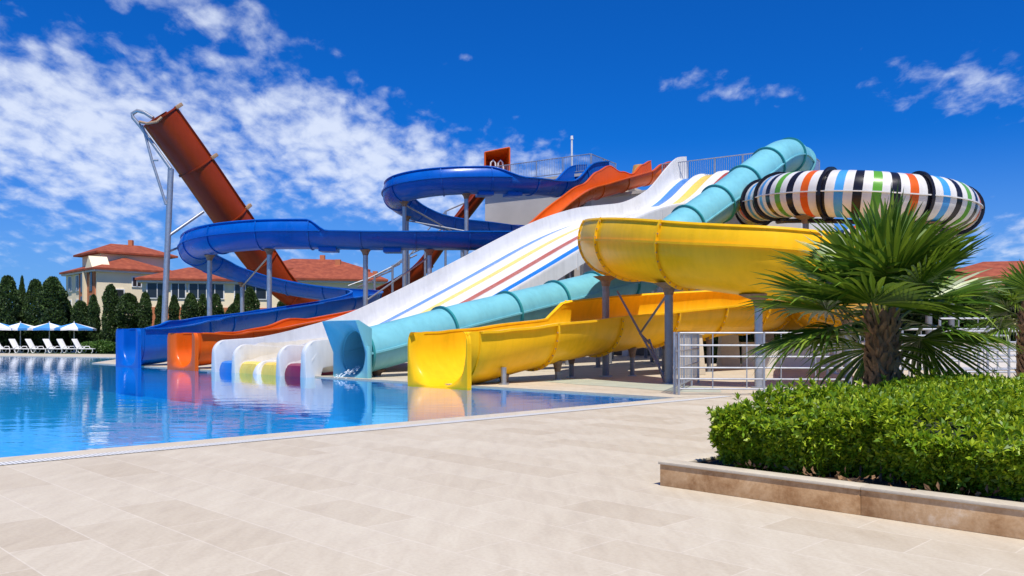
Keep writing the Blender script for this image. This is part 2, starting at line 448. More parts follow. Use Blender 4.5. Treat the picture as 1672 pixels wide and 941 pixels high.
cop = [AB(near_a-.03, -40), AB(near_a-.03, slide_b), AB(44.5, slide_b), pool[3], pool[4], pool[5]]
holed('pool_deck', deckout, pool, 0, M['deck'])
holed('ground', [Vector((-1500, -900, 0)), Vector((1500, -900, 0)), Vector((1500, 2500, 0)), Vector((-1500, 2500, 0))],
      [p*.999 for p in deckout], -.03, M['lawn'])
mb = MB()
n = len(pool); fl = -1.35
for i in range(n):
    a, b = pool[i], pool[(i+1) % n]
    mb.add([(a.x, a.y, -.002), (b.x, b.y, -.002), (b.x, b.y, -.06), (a.x, a.y, -.06)], [(0, 1, 2, 3)], 1)
    mb.add([(a.x, a.y, -.06), (b.x, b.y, -.06), (b.x, b.y, fl), (a.x, a.y, fl)], [(0, 1, 2, 3)])
mb.add([(p.x, p.y, fl) for p in pool], [tuple(range(n))])
meta(mb.build('pool_basin', [M['pooltile'], M['coping']], smooth=False), kind='structure')
mb = MB(); mb.add([(p.x, p.y, WL) for p in pool], [tuple(range(n))])
meta(mb.build('pool_water', M['water'], smooth=False), kind='structure')
# coping bands and the white overflow grate along the near edge
def band(name, a0, a1, b0, b1, z, mat, hgt=None):
    mb = MB(); q = [AB(a0, b0), AB(a0, b1), AB(a1, b1), AB(a1, b0)]
    mb.add([(p.x, p.y, z) for p in q], [(0, 1, 2, 3)]); return meta(mb.build(name, mat, smooth=False), kind='structure')
band('pool_coping', near_a-.40, near_a-.001, -40, slide_b, .004, M['coping'])
band('overflow_grate', near_a-.62, near_a-.40, -40, slide_b+1.2, .006, M['grate'])
band('pool_coping', near_a, 44.5, slide_b+.001, slide_b+.36, .004, M['coping'])
mb = MB()
st = [(875, 622), (930, 619), (1010, 622), (1090, 628), (1175, 634), (1178, 641), (1100, 640), (1020, 633), (940, 628)]
mb.add([(G(u, v).x, G(u, v).y, .005) for u, v in st], [tuple(range(len(st)))])
meta(mb.build('wet_patch', M['algae'], smooth=False), kind='structure')

# ================================================================== BLUE SLIDE
t = thing('water_slide', AB(38.6, 15), 'tall deep blue open flume winding in two wide loops, its mouth leftmost in the pool', 'water slide')
bl = [P(977, 283, 60.8), P(957, 285, 59.4), P(930, 296, 57.7), P(900, 298, 55.8), P(860, 294, 53.8), P(790, 292, 52.6), P(715, 295, 52.2), P(668, 303, 53), P(648, 315, 55.2),
      P(664, 332, 57.8), P(710, 350, 59.2), P(770, 361, 59), P(830, 366, 57.6), P(870, 370, 54.8), P(884, 375, 51.6), P(862, 379, 49), P(815, 381, 47.6), P(700, 381, 46.9), P(610, 381, 46.8),
      P(560, 380, 46.9), P(500, 379.5, 47), P(440, 380, 47.2), P(380, 384.5, 47.8), P(338, 392, 49.3), P(318, 404, 51.9), P(330, 417, 54.8), P(368, 431, 56.9), P(425, 448, 57.8), P(485, 462, 57.8),
      P(545, 470, 57.2), P(582, 473, 56), P(599, 476, 54), P(590, 481, 51.9), P(555, 488, 50)]
bl += [P(500, 497, 48), P(424, 508.5, 45.3), P(335, 527, 42.2), AB(39.15, 17.2, 1.5), AB(38.62, 15.9, 1.08), AB(38.6, 14.75, .95)]
pb = Path(bl, 8).flat_end(); rb = .95
n0 = len(bl)
hl = [(4.2, 90), (5.0, 128), (8.6, 128), (10.4, 92), (18.9, 90), (19.3, 90), (19.9, 128), (24.6, 128), (26.5, 92), (40, 90)]
ho = [(0, 90), (29.3, 90), (30.2, 112), (31.6, 112), (32.8, 90), (40, 90)]
ext = [(0, .75), (1.1, .75), (2.6, 0), (35, 0), (36, .2), (37, .5), (38, .66), (39, .72)]
chute('chute', t, M['blue'], pb, rb, [(c, max(a, b)) for (c, a), b in zip(hl, [0]*len(hl))], 90, ext, ext)
rim('rim', t, M['blue'], pb, rb, hl, -1, ext); rim('rim', t, M['blue'], pb, rb, 90, 1, ext)
rim('seam_flange', t, M['blue'], pb, rb, 90, -1, 0, 4.5, 10, .09); rim('seam_flange', t, M['blue'], pb, rb, 90, -1, 0, 19.5, 26.2, .09)
Lr = 3.0
while Lr < pb.len[-1]-1.5:
    rib('flange', t, M['blue'], pb, Lr, rb, hl, 90, ext, ext, .06, .06); Lr += 2.9
bell(t, M['blue'], pb, rb, .72, rb+.40, .45, .06, .30)
for c in (5.4, 7.3, 9.0, 10.8, 13.0): ground_post(t, pb, c, rb, 0, r=.13)
for c in (17.0, 18.2, 21.0, 22.9, 26.5): ground_post(t, pb, c, rb, 0, r=.14)
for c in (31.2, 35.2): ground_post(t, pb, c, rb, 0, r=.1)
def pcp(c):
    return pb.fr[min(range(len(pb.c)), key=lambda j: abs(pb.c[j]-c))][0]
for ca_, cb_, da_, db_ in ((7.3, 10.8, 1.1, 1.25), (7.3, 10.8, 3.2, 1.3), (9.0, 13.0, 1.2, 1.1), (17.0, 18.2, 1.3, 3.8), (21.0, 26.5, 1.3, 1.2)):
    qa, qb = pcp(ca_), pcp(cb_); mb = MB(); mb.tube([qa-Z*(da_), qb-Z*(db_)], .05, 6); mb.build('brace', M['steel'], t)
for c in (4.4, 5.0, 17.6, 19.4):
    k_ = min(range(len(pb.c)), key=lambda j: abs(pb.c[j]-c)); p, sd, up, tt = pb.fr[k_]
    mb = MB(); mb.box(p-up*(rb+.02), (.9, 1.0, .26), (sd, tt, up)); mb.build('saddle', M['blue'], t, bevel=.05)

# ================================================================== ORANGE SLIDE beside the white lanes
t = thing('water_slide', AB(35.3, 15), 'narrow orange open flume with wavy humps running down beside the white lanes', 'water slide')
oa = 35.2
po = Path([AB(oa, b, z) for b, z in ((50.4, 13.2), (49.2, 13.0), (47.8, 12.65), (46.3, 12.2), (44.8, 11.75), (43.3, 11.3), (41.6, 10.8), (39.5, 9.65), (36.8, 7.75), (34.3, 6.3), (31.2, 4.75), (27.2, 3.1))]
          + [AB(34.9, 24.5, 2.6), AB(34.4, 21.5, 2.1), AB(33.95, 19, 1.7), AB(33.55, 17, 1.25), AB(33.25, 15.9, 1.02), AB(33.2, 14.85, .9)], 8).flat_end()
n0 = 16; ro = .82
ext = [(0, .95), (.8, .7), (1.8, .15), (2.6, .5), (3.4, 1.1), (4.2, .9), (5.4, .3), (6.6, .05), (12, .05), (12.9, .05), (13.4, .22), (13.9, .05), (14.5, .1), (15.2, .3), (17, .55)]
el = [(0, .65), (.8, .5), (1.8, .12), (3.4, .1), (6, .05), (14, .05), (15.2, .3), (17, .55)]
chute('chute', t, M['orange'], po, ro, 90, 90, el, ext)
rim('rim', t, M['orange'], po, ro, 90, 1, ext, lip=.12); rim('rim', t, M['orange'], po, ro, 90, -1, el, lip=.12)
Lr = 2.2
while Lr < po.len[-1]-1: rib('flange', t, M['orange'], po, Lr, ro, 90, 90, el, ext, .05, .05); Lr += 2.8
bell(t, M['orange'], po, ro, .55, ro+.40, .45, .13, .28)
for c in (6, 7.6, 9, 10.5, 12, 13.6): ground_post(t, po, c, ro, 0, r=.1, mat=M['darksteel'])

# ================================================================== WHITE FOUR-LANE SLIDE
t = thing('water_slide', AB(28.3, 15), 'wide white slide with four lanes and painted blue, yellow and red stripes', 'water slide')
a0, a1 = 31.6, 25.2; LW = (a0-a1)/4
prof = [(14.7, .02), (16.2, .12), (18.5, .62), (21, 1.30), (23.3, 2.2), (27.4, 4.05), (33.1, 6.65), (36.7, 7.85), (39, 8.25), (41.5, 8.7), (44, 9.75), (46, 11.1), (47.2, 11.75), (48.2, 11.85)]
wallh = [(14.7, .55), (15.0, .95), (15.6, 1.15), (18, 1.05), (23, .95), (36, .85), (44, 1.0), (46.5, 1.4), (48.2, 1.6)]
nwall = [(14.7, .55), (15.0, .95), (15.6, 1.15), (17.5, 1.0), (20.5, .40), (24, .30), (40, .30), (45, .35), (48.2, .5)]
divh = [(14.7, .45), (15.0, .85), (15.6, 1.02), (17.5, .80), (20, .36), (22, .18), (36, .16), (48.2, .16)]
def ac(b): return (a0+a1)/2-1.15*max(0, min(1, (23-b)/8.2))
pw = Path([AB(ac(b), b, z) for b, z in prof[::-1]], 9)
def interp(keys, b):
    if b <= keys[0][0]: return keys[0][1]
    for (b0, v0), (b1, v1) in zip(keys, keys[1:]):
        if b <= b1: k = (b-b0)/(b1-b0); return v0+(v1-v0)*(k*k*(3-2*k) if False else k)
    return keys[-1][1]
def bof(p): return (p.x+p.y)*Q
W2 = (a0-a1)/2
pw.fr = [(f[0], EA, Z, -EB) for f in pw.fr]
# the path heads downhill so its right hand side (+x) is the +a side
def lanes_prof(b):
    wh = interp(wallh, b); nw = interp(nwall, b); dh = interp(divh, b)
    pts = []; tags = []
    def seg(x, y, tg): pts.append((x, y)); tags.append(tg)
    seg(-W2-.14, nw-.08, 'w'); seg(-W2-.12, nw, 'w'); seg(-W2, nw, 'w')
    k0 = -W2
    for i in range(4):
        xl = -W2+LW*i; xr = xl+LW; hl_ = nw if i == 0 else (dh if i != 2 else dh*.5)
        hr_ = wh if i == 3 else (dh if i != 1 else dh*.5)
        el_ = .06 if i else .0; er_ = .06 if i < 3 else .0
        if i: seg(xl+el_, hl_, 'd')
        seg(xl+el_+.05, hl_*.55, 'w'); seg(xl+el_+.12, .14, 'w'); seg(xl+el_+.26, .02, 'w')
        seg(xl+el_+.30, 0, 'fl%d' % i); seg(xl+(.45 if i == 0 else 1.1), 0, 'f%d' % i); seg(xr-(.85 if i == 0 else .44), 0, 'fr%d' % i)
        seg(xr-er_-.24, 0, 'w'); seg(xr-er_-.20, .02, 'w'); seg(xr-er_-.12, .14, 'w'); seg(xr-er_-.05, hr_*.55, 'w')
        if i < 3: seg(xr-er_, hr_, 'd%d' % i)
    seg(W2, wh, 'w'); seg(W2+.12, wh, 'w'); seg(W2+.14, wh-.08, 'w')
    return pts, tags
WM = [M['white'], M['stripeblue'], M['stripeyellow'], M['stripered'], M['sky']]
# lanes are numbered from the near (-a) side: strip beside each divider
stripe = {'fl3': 1, 'fl2': 2, 'fl1': 3, 'fr0': 1}
mb = MB(); rows = []; tg = None; fr = pw.fr
for f in fr:
    pts, tg = lanes_prof(bof(f[0])); rows.append([f[0]+f[1]*x+Z*y for x, y in pts])
nn = len(rows[0])
for r_ in rows: mb.v += [tuple(q) for q in r_]
base2 = len(mb.v)
for f, r_ in zip(fr, rows):
    pts, _ = lanes_prof(bof(f[0]))
    for (x, y), q in zip(pts, r_): mb.v.append(tuple(q-f[2]*.07 - f[1]*(.05 if x < -W2+.06 else (-.05 if x > W2-.06 else 0))*0))
for i in range(len(rows)-1):
    bm_ = bof((fr[i][0]+fr[i+1][0])/2)
    for k in range(nn-1):
        mi = stripe.get(tg[k], 0)
        if mi and not (16.9 < bm_ < 38.5 or bm_ > 43.4): mi = 0
        if bm_ > 43.4 and tg[k] in ('f3', 'f2', 'f1'): mi = {'f3': 4, 'f2': 2, 'f1': 0}[tg[k]]
        if mi == 1 and tg[k] == 'fr0' and bm_ > 38: mi = 0
        mb.f.append([i*nn+k, i*nn+k+1, (i+1)*nn+k+1, (i+1)*nn+k]); mb.m.append(mi)
        mb.f.append([base2+i*nn+k, base2+i*nn+k+1, base2+(i+1)*nn+k+1, base2+(i+1)*nn+k]); mb.m.append(0)
    for k in (0, nn-1):
        mb.f.append([i*nn+k, (i+1)*nn+k, base2+(i+1)*nn+k, base2+i*nn+k]); mb.m.append(0)
for i in (0, len(rows)-1):
    for k in range(nn-1): mb.f.append([i*nn+k, i*nn+k+1, base2+i*nn+k+1, base2+i*nn+k]); mb.m.append(0)
mb.build('lanes', WM, t, sharp=50)
# outer skirts under both edges (ribbed side panels)
for s, nm in ((-1, 'side_panel'), (1, 'side_panel')):
    mb = MB(); pr = []
    idx = [i for i in range(len(fr)) if bof(fr[i][0]) > 17.0]
    for i in idx:
        b = bof(fr[i][0]); wh = interp(wallh if s > 0 else nwall, b); hgt = .75*max(.02, min(1, (b-17)/2.5))
        x0 = W2+.14; pr.append([(s*(x0-.03), wh-.07), (s*x0, wh-.07), (s*(x0+.02), wh-.3-hgt*.6), (s*(x0-.25), -.30), (s*(x0-.28), -.30), (s*(x0-.02), wh-.3-hgt*.6)])
    sweep(mb, [(fr[i][0], fr[i][1], Z, fr[i][3]) for i in idx], pr)
    mb.build(nm, M['white'], t)
# panel joints
for b in (22, 25.5, 29, 32.5, 36, 39.5, 43, 45.4):
    i = min(range(len(fr)), key=lambda j: abs(bof(fr[j][0])-b)); p, sd, up, tt = fr[i]
    mb = MB(); wh = interp(nwall, b)
    q = p-sd*(W2+.17)+Z*(wh-.5); mb.box(q, (.05, .05, .75), (sd, tt, up)); mb.build('flange', M['white'], t)
    mb = MB(); q = p-sd*(W2*.2); mb.tube([(p-sd*W2*.85)-Z*.1, (p-sd*W2*.85)*1-Z*(p.z*1.0)], .1, 10); mb.tube([(p+sd*W2*.85)-Z*.1, (p+sd*W2*.85)-Z*p.z], .1, 10)
    mb.box(p-Z*.28, (2*W2*.95, .16, .2), (sd, tt, Z)); mb.build('support_frame', M['darksteel'], t)
# rounded ends of walls and dividers + coloured lane pads in the run-out
for i, cm in ((3, 'stripeblue'), (2, 'stripeyellow'), (1, 'stripeyellow'), (0, 'maroon')):
    xc = -W2+LW*(i+.5); mb = MB(); pr = []; frs = []
    for k in range(9):
        b = 14.62+(0, .04, .16, .4, .7, 1.0, 1.4, 1.8, 2.2)[k]; f = (AB(ac(b), b, 0), EA, Z, -EB)
        zt = (.16, .32, .38, .395)[k] if k < 4 else .39-.02*(k-3)
        w = LW*.40
        pr.append([(xc-w, -.35), (xc-w*1.0, zt-.12), (xc-w*.8, zt), (xc+w*.8, zt), (xc+w, zt-.12), (xc+w, -.35)]); frs.append(f)
    sweep(mb, frs, pr); mb.build('lane_pad', M[cm], t)
for i in range(5):
    xc = -W2+LW*i; mb = MB(); th_ = .13 if i in (0, 4) else .10
    hgt = 1.18 if i in (0, 4) else (1.02 if i != 2 else .45)
    dep = 2.2; pts = []
    for k in range(9): f = R(90*k/8); pts.append((14.45+.55*(1-math.sin(f)) if False else 14.45+.5-.5*math.sin(f) if False else 14.45+.5*(1-math.cos(f)), hgt-.5+.5*math.sin(f)))
    poly = [(14.45, -.4)]+pts+[(14.45+dep, hgt+.10 if i in (0, 4) else hgt*.9), (14.45+dep, .45), (14.45+.7, .25), (14.45+.45, -.4)]
    vs = []
    for sx in (-1, 1):
        for (b, z) in poly: vs.append(AB(ac(b), b, z)+EA*(xc+sx*(th_+(.10*max(0, (hgt*.5-z))/hgt))))
    m_ = len(poly)
    mb.add(vs, [tuple(range(m_)), tuple(reversed(range(m_, 2*m_)))]+[(k, (k+1) % m_, m_+(k+1) % m_, m_+k) for k in range(m_)])
    mb.build('lane_divider', M['white'], t, bevel=.05)

# ================================================================== TURQUOISE TUBE
t = thing('water_slide', AB(21.8, 15), 'closed turquoise tube with teal ring joints and a square flared outlet', 'water slide')
ca = 22.3
cy = [P(1303, 268, 48.6), P(1292, 256, 47.6), P(1272, 258, 46.3), P(1240, 281, 44.8), P(1195, 316, 43), P(1140, 356, 41.2), P(1095, 388, 39.9), P(1072, 416, 39.6), P(1062, 438, 38.9), P(1042, 455, 37.4), AB(ca, 28.2, 3.45), AB(ca, 24.2, 2.62), AB(ca, 19.4, 1.66), AB(ca, 16.2, .95), AB(ca, 15.3, .78)]
pc = Path(cy, 9).flat_end(); rc_ = [(0, .92), (5, .92), (8, .85), (10.5, .74), (14, .72)]
def tubepart(name, parent, mats, path, r, th=.05, nseg=32, ring_mats=None):
    mb = MB(); pr = []
    for c in path.c:
        rr = keyed(r, c); pr.append([(rr*math.sin(2*math.pi*k/nseg), -rr*math.cos(2*math.pi*k/nseg)) for k in range(nseg)])
    sweep(mb, path.fr, pr, cap=False, ring_mats=ring_mats)
    pr2 = [[(x*(1-th), y*(1-th)) for x, y in q] for q in pr]
    sweep(mb, path.fr, pr2, cap=False, ring_mats=ring_mats)
    N = len(path.fr)*nseg
    for i0 in (0, (len(path.fr)-1)*nseg):
        for k in range(nseg): mb.f.append([i0+k, i0+(k+1) % nseg, N+i0+(k+1) % nseg, N+i0+k]); mb.m.append(ring_mats[-1] if ring_mats else 0)
    return mb.build(name, mats, parent)
def ring(name, parent, mat, path, Lp, r, hgt=.09, w=.08):
    f, c = path.at(Lp); p, sd, up, tt = f; rr = keyed(r, c); mb = MB(); n = 32; vs = []
    for ww, rad in ((-w/2, rr-.01), (-w/2, rr+hgt), (w/2, rr+hgt), (w/2, rr-.01)):
        vs += [p+tt*ww+sd*rad*math.sin(2*math.pi*k/n)-up*rad*math.cos(2*math.pi*k/n) for k in range(n)]
    fs = []
    for a, b in ((0, 1), (1, 2), (2, 3), (3, 0)): fs += [(a*n+k, a*n+(k+1) % n, b*n+(k+1) % n, b*n+k) for k in range(n)]
    mb.add(vs, fs); return mb.build(name, mat, parent)
tubepart('tube', t, M['cyan'], pc, rc_)
ring('end_flange', t, M['cyan'], pc, .1, rc_, .14)
for L_ in (1.7, 4.4, 7.1, 9.8, 12.5): ring('ring_joint', t, M['teal'], pc, L_, rc_, .11)
Lt = pc.len[-1]
for L_ in (.15, 3.7, 6.9, 9.6, 12.0, 14.2): ring('ring_joint', t, M['teal'], pc, Lt-L_, rc_, .09)
for s in (1, -1): rim('seam_flange', t, M['cyan'], pc, rc_, 90, s, 0, 0, 99, .08)
# square flared outlet
p, sd, up, tt = pc.fr[-1]; tt = Vector((tt.x, tt.y, 0)).normalized(); up = Z; r0 = .72
def sq(phi, hw, top, bot):
    x, y = math.sin(phi), -math.cos(phi); k = max(abs(x), abs(y)); x, y = x/k, y/k
    return (x*hw, y*top if y > 0 else y*bot)
nseg = 48; mb = MB()
for s in range(9):
    g = s/8; e = max(0, (g-.25)/.75); e = e*e*(3-2*e)
    for k in range(nseg):
        ph = 2*math.pi*k/nseg
        a = (r0*.97*math.sin(ph), -r0*.97*math.cos(ph)); b = sq(ph, .93, 1.0, .92)
        tl = .55+.55*max(0, b[1])*(1 if b[1] > 0 else 0)
        q = p+sd*(a[0]+(b[0]-a[0])*e)+up*(a[1]+(b[1]-a[1])*e)+tt*(min(1, g/.6)**.9*.20+e*(.03+.42*max(0, b[1])))
        mb.v.append(tuple(q))
for s in range(8):
    for k in range(nseg): mb.f.append([s*nseg+k, s*nseg+(k+1) % nseg, (s+1)*nseg+(k+1) % nseg, (s+1)*nseg+k]); mb.m.append(0)
base = len(mb.v)
for k in range(nseg):
    q0 = Vector(mb.v[8*nseg+k]); mb.v.append(tuple(q0-tt*.12+(q0-p-tt*.4).normalized()*.02))
for k in range(nseg): mb.f.append([8*nseg+k, 8*nseg+(k+1) % nseg, base+(k+1) % nseg, base+k]); mb.m.append(0)
# box sides behind the frame
b2 = len(mb.v)
for k in range(nseg):
    a = sq(2*math.pi*k/nseg, .84, .76, .90); mb.v.append(tuple(p+sd*a[0]+up*a[1]-tt*.02))
for k in range(nseg): mb.f.append([base+k, base+(k+1) % nseg, b2+(k+1) % nseg, b2+k]); mb.m.append(0)
b3 = len(mb.v)
for k in range(nseg):
    ph = 2*math.pi*k/nseg; mb.v.append(tuple(p+sd*(r0+.01)*math.sin(ph)-up*(r0+.01)*math.cos(ph)-tt*.03))
for k in range(nseg): mb.f.append([b2+k, b2+(k+1) % nseg, b3+(k+1) % nseg, b3+k]); mb.m.append(0)
mb.build('outlet_hood', M['cyan'], t, sharp=30)
mb = MB(); mb.box(p-sd*.95+up*(-.42)+tt*.20, (.07, .10, 1.25), (sd, tt, up)); mb.build('edge_post', M['cyan'], t, bevel=.02)
for c in (10.2, 11.2, 12.2, 13.1): ground_post(t, pc, c, .72, 0, r=.1, mat=M['darksteel'])
for c in (5.2, 7.0): ground_post(t, pc, c, .9, 0, r=.12)

# ================================================================== YELLOW FLUME
t = thing('water_slide', AB(16.6, 15), 'big yellow open flume curling in front of the tower on grey posts', 'water slide')
ye = [(15.3, 51.5, 7.0), (12.6, 44.5, 6.15), (9.4, 39.2, 5.55), (6.2, 35, 5.2), (4.35, 31.9, 4.95), (3.55, 29, 4.66), (3.55, 26, 4.30), (4.55, 22.9, 3.84), (6.2, 21.1, 3.46), (8.0, 21.4, 3.2), (9.3, 23.3, 3.02), (10.3, 26.3, 2.94), (11.3, 29.5, 2.88), (12.3, 32.6, 2.84), (12.6, 35.2, 2.80), (11.5, 36.4, 2.76)]
ya = 17.08
ye += [tuple(AB(ya, b, z)) for b, z in ((30.6, 2.66), (27, 2.40), (23, 2.08), (19.8, 1.80), (17.2, 1.45), (15.6, 1.18), (14.75, 1.08))]
py = Path(ye, 9).flat_end(); ny = len(ye); ry = 1.18
hr = [(0, 90), (3.4, 92), (4.4, 122), (6.2, 121), (8, 113), (15, 116), (17.8, 120), (18.72, 117), (19.02, 92), (20, 90), (23, 90)]
ext = [(0, 0), (18, 0), (19, .02), (20, .15), (21, .28), (22, .33)]
chute('chute', t, M['yellow'], py, ry, 90, hr, ext, ext)
rim('rim', t, M['yellow'], py, ry, hr, 1, ext, lip=.05); rim('rim', t, M['yellow'], py, ry, 90, -1, ext, lip=.09)
rim('seam_flange', t, M['yellow'], py, ry, 90, 1, 0, 4.1, 15.5, .07)
Lr = 2.0
while Lr < py.len[-1]-2.2: rib('flange', t, M['ochre'] if False else M['yellow'], py, Lr, ry, 90, hr, ext, ext, .07, .09, M['clamp']); Lr += 3.05
bell(t, M['yellow'], py, ry, .33, ry+.04, .5, -.02, .34)
g = G(989, 615); post(t, g.x, g.y, 3.22, .115, M['darksteel'], .42)
g = G(1092, 627); post(t, g.x, g.y, 2.72, .115, M['darksteel'], .42)
post(t, 6.2, 21.1, 2.32, .1, M['steel'], .5); post(t, 9.3, 23.3, 1.86, .11); post(t, 11.3, 29.5, 1.72, .11); post(t, 12.5, 35, 1.64, .11)
for c, o_ in ((17, -.35), (17.5, .4), (18.2, -.4), (18.9, .4), (19.5, -.4), (20.1, .3), (20.6, -.5)): ground_post(t, py, c, ry, o_, r=.08, mat=M['darksteel'], bracket=.16)
ground_post(t, py, 20.9, ry, -1.0, r=.075, bracket=0)
for q0, q1 in ((P(1008, 476, 27), P(1090, 625, 22.9)), (P(1090, 480, 23), P(1045, 545, 26)), (P(1045, 545, 26), P(1060, 560, 25)), (P(1060, 555, 25), P(1085, 625, 23.2))):
    mb = MB(); mb.tube([q0, q1], .035, 8); mb.build('brace', M['darksteel'], t)

# ================================================================== RUST RED HALF PIPE
t = thing('water_slide', P(265, 585, 55).xy.to_3d(), 'rust red half pipe rising steeply like a chimney behind the blue loops', 'water slide')
rp = [P(806, 279, 68), P(795, 288, 67.8), P(772, 318, 67.4), P(745, 352, 67), P(712, 392, 66.6), P(680, 432, 66.2), P(642, 460, 65.8), P(598, 481, 65.4), P(545, 492, 65), P(495, 484, 64.2), P(455, 455, 63), P(416, 411, 61.5), P(373, 350, 59.6), P(315, 266, 57.6), P(260, 190, 56)]
pr_ = Path(rp, 9); rr_ = [(0, .95), (3.5, .95), (6, 1.15), (10, 1.22), (14, 1.22)]
hs = [(0, 90), (4, 90), (6, 95), (9.5, 104), (11.4, 135), (14, 140)]
chute('chute', t, M['red'], pr_, rr_, hs, hs)
rim('rim', t, M['red'], pr_, rr_, hs, 1, lip=.14); rim('rim', t, M['red'], pr_, rr_, hs, -1, lip=.14)
Ltot = pr_.len[-1]
for L_ in (.06, 3.9, 8.0, 12.0, 15.6, 19.2, 22.8, 26.4, 30):
    o = rib('flange', t, M['red'], pr_, Ltot-L_, rr_, hs, hs, 0, 0, .09, .09)
    if L_ < 10:
        f, c = pr_.at(Ltot-L_-.02); p, sd, up, tt = f; rr = keyed(rr_, c); k = MB()
        for s in (-1,):
            a = R(keyed(hs, c))*s; q = p+sd*(rr+.1)*math.sin(a)-up*(rr+.1)*math.cos(a)
            k.box(q+up*.16, (.26, .55, .24), (sd, up, tt))
        k.build('clamp', M['clamp'], t, bevel=.03)
g0 = P(266, 585, 55); top = P(279, 276, 55.4)
mb = MB(); mb.tube([(g0.x, g0.y, 0), tuple(top)], .19, 14); o = mb.build('support_post', M['steel'], t)
for pl_, r_ in (([P(279, 276, 55.3), P(252, 238, 55.2), P(228, 205, 55.1), P(217, 192, 55), P(216, 186, 55), P(224, 181, 55), P(236, 184, 55), P(250, 193, 54.8)], .12),
                ([P(271, 334, 55.2), P(248, 262, 55.1), P(236, 216, 55.1), P(232, 205, 55.1)], .09), ([P(258, 262, 55.1), P(248, 262, 55.1)], .06),
                ([P(276, 385, 55.2), P(332, 346, 57.4)], .10), ([P(273, 412, 55.2), P(300, 401, 57)], .07)):
    mb = MB(); mb.tube(pl_, r_, 10); mb.build('brace', M['steel'], t)
mb = MB(); mb.tube([P(228, 199, 55), P(240, 202, 54.6), P(256, 199, 54.6), P(264, 192, 54.8)], .09, 8); mb.build('bracket', M['clamp'], t)
# start box and its white grips on the tower
mb = MB(); c0 = P(813, 266, 68)
x0, x1, zb, zt = P(792, 0, 67).x, P(832, 0, 67).x, P(0, 282, 67).z, P(0, 250, 67).z
hood = [(x0, 66.6, zb), (x1, 66.2, zb), (x1, 66.2, zt+.25), (x0, 66.6, zt-.05)]; back = [(x0+.3, 68.8, zb), (x1-.5, 68.6, zb), (x1-.5, 68.6, zt-.4), (x0+.3, 68.8, zt-.5)]
for A_, B_ in ((0, 1), (1, 2), (2, 3), (3, 0)): mb.add([hood[A_], hood[B_], back[B_], back[A_]], [(0, 1, 2, 3)])
mb.add(back, [(0, 1, 2, 3)])
for A_, B_ in ((1, 2), (2, 3), (3, 0)): mb.tube([hood[A_], hood[B_]], .07, 6)
mb.build('start_box', M['orange'], t, smooth=False)
for dx in (.55, 1.15):
    mb = MB(); mb.tube([(x0+dx-.15, 66.9, zb), (x0+dx-.08, 66.8, zb+.75), (x0+dx+.1, 66.8, zb+.95), (x0+dx+.26, 66.8, zb+.75), (x0+dx+.32, 66.9, zb)], .07, 8); mb.build('grip', M['frame'], t)
mb = MB()
for c, off in ((4.5, 1), (5.2, 1), (5.9, 1), (6.6, 1), (3.4, 1)):
    i = min(range(len(pr_.c)), key=lambda j: abs(pr_.c[j]-c)); p, sd, up, tt = pr_.fr[i]
    q = p-Vector((0, 1.9, 0)); mb.tube([(q.x, q.y, 0), (q.x, q.y, p.z+.9)], .09, 8); mb.tube([(q.x, q.y, p.z+.9), tuple(p+Vector((1.6, .3, 2.0)))], .06, 8)
    mb.tube([(q.x, q.y, p.z+.6), tuple(p+Vector((-1.4, -1.2, .1)))], .06, 8)
    mb.tube([(q.x, q.y, p.z+.9), tuple(Vector((q.x, q.y, p.z+.9))+tt*2.2+Z*.2)], .05, 8)
mb.build('support_frame', M['steel'], t)
for c in (7.4, 8.6, 9.6): ground_post(t, pr_, c, 1.35, 0, r=.14)

# ================================================================== STRIPED TUBE
cx, cyy, RH = 15.85, 37.9, 3.72
t = thing('water_slide', (cx, cyy, 0), 'fat white tube ringed in black, blue, green and orange, curling above the palm', 'water slide')
pts = []
for k in range(0, 19):
    ang = R(150+k*20)                            # counter clockwise from the back-left over the front to the right and behind
    zz = interp([(0, 7.85), (1.5, 7.66), (6, 6.98), (10.5, 6.72), (13, 6.2), (18, 5.5)], k)
    pts.append(Vector((cx+RH*math.cos(ang), cyy+RH*.98*math.sin(ang), zz)))
pts = [Vector((13.6, 46.5, 8.3)), Vector((12.4, 42.6, 8.1))]+pts[:13]+[Vector((17.4, 42.2, 5.9)), Vector((15.9, 42.7, 4.4)), Vector((14.8, 42.4, 2.6)), Vector((14.2, 41.6, 1.2))]
ps = Path(pts, 12)
rs = .98
SEQ = ['black', 'white', 'sky', 'white', 'black', 'white', 'green', 'white', 'black', 'white', 'orange', 'white']
SM = [M['black'], M['white'], M['sky'], M['green'], M['orange']]; sidx = {'black': 0, 'white': 1, 'sky': 2, 'green': 3, 'orange': 4}
# resample at even spacing so that the stripes are even
unit = .288
tot = ps.len[-1]; ns = int(tot/unit)
class Even: pass
ev = Even(); ev.fr = []; ev.c = []; rm = []
for i in range(ns*3+1):
    f, c = ps.at(i*unit/3); ev.fr.append(f); ev.c.append(c)
for i in range(len(ev.fr)):
    a, b = ev.fr[max(0, i-1)][0], ev.fr[min(len(ev.fr)-1, i+1)][0]; tt = (b-a).normalized(); sd = tt.cross(Z).normalized(); ev.fr[i] = (ev.fr[i][0], sd, sd.cross(tt), tt)
iring = min(range(ns), key=lambda i: (ps.at((i+.5)*unit)[0][0]-Vector((cx+RH*math.cos(R(226)), cyy+RH*.98*math.sin(R(226)), 7.2))).length)
off0 = (-iring) % 12
for i in range(ns*3): rm.append(sidx[SEQ[(i//3+off0) % 12]])
rm.append(1)
tubepart('tube', t, SM, ev, rs, ring_mats=rm)
for i in range(ns+1):
    if (i+off0) % 12 == 0: ring('ring_joint', t, M['black'], ps, (i+.5)*unit, rs, .14, .12)
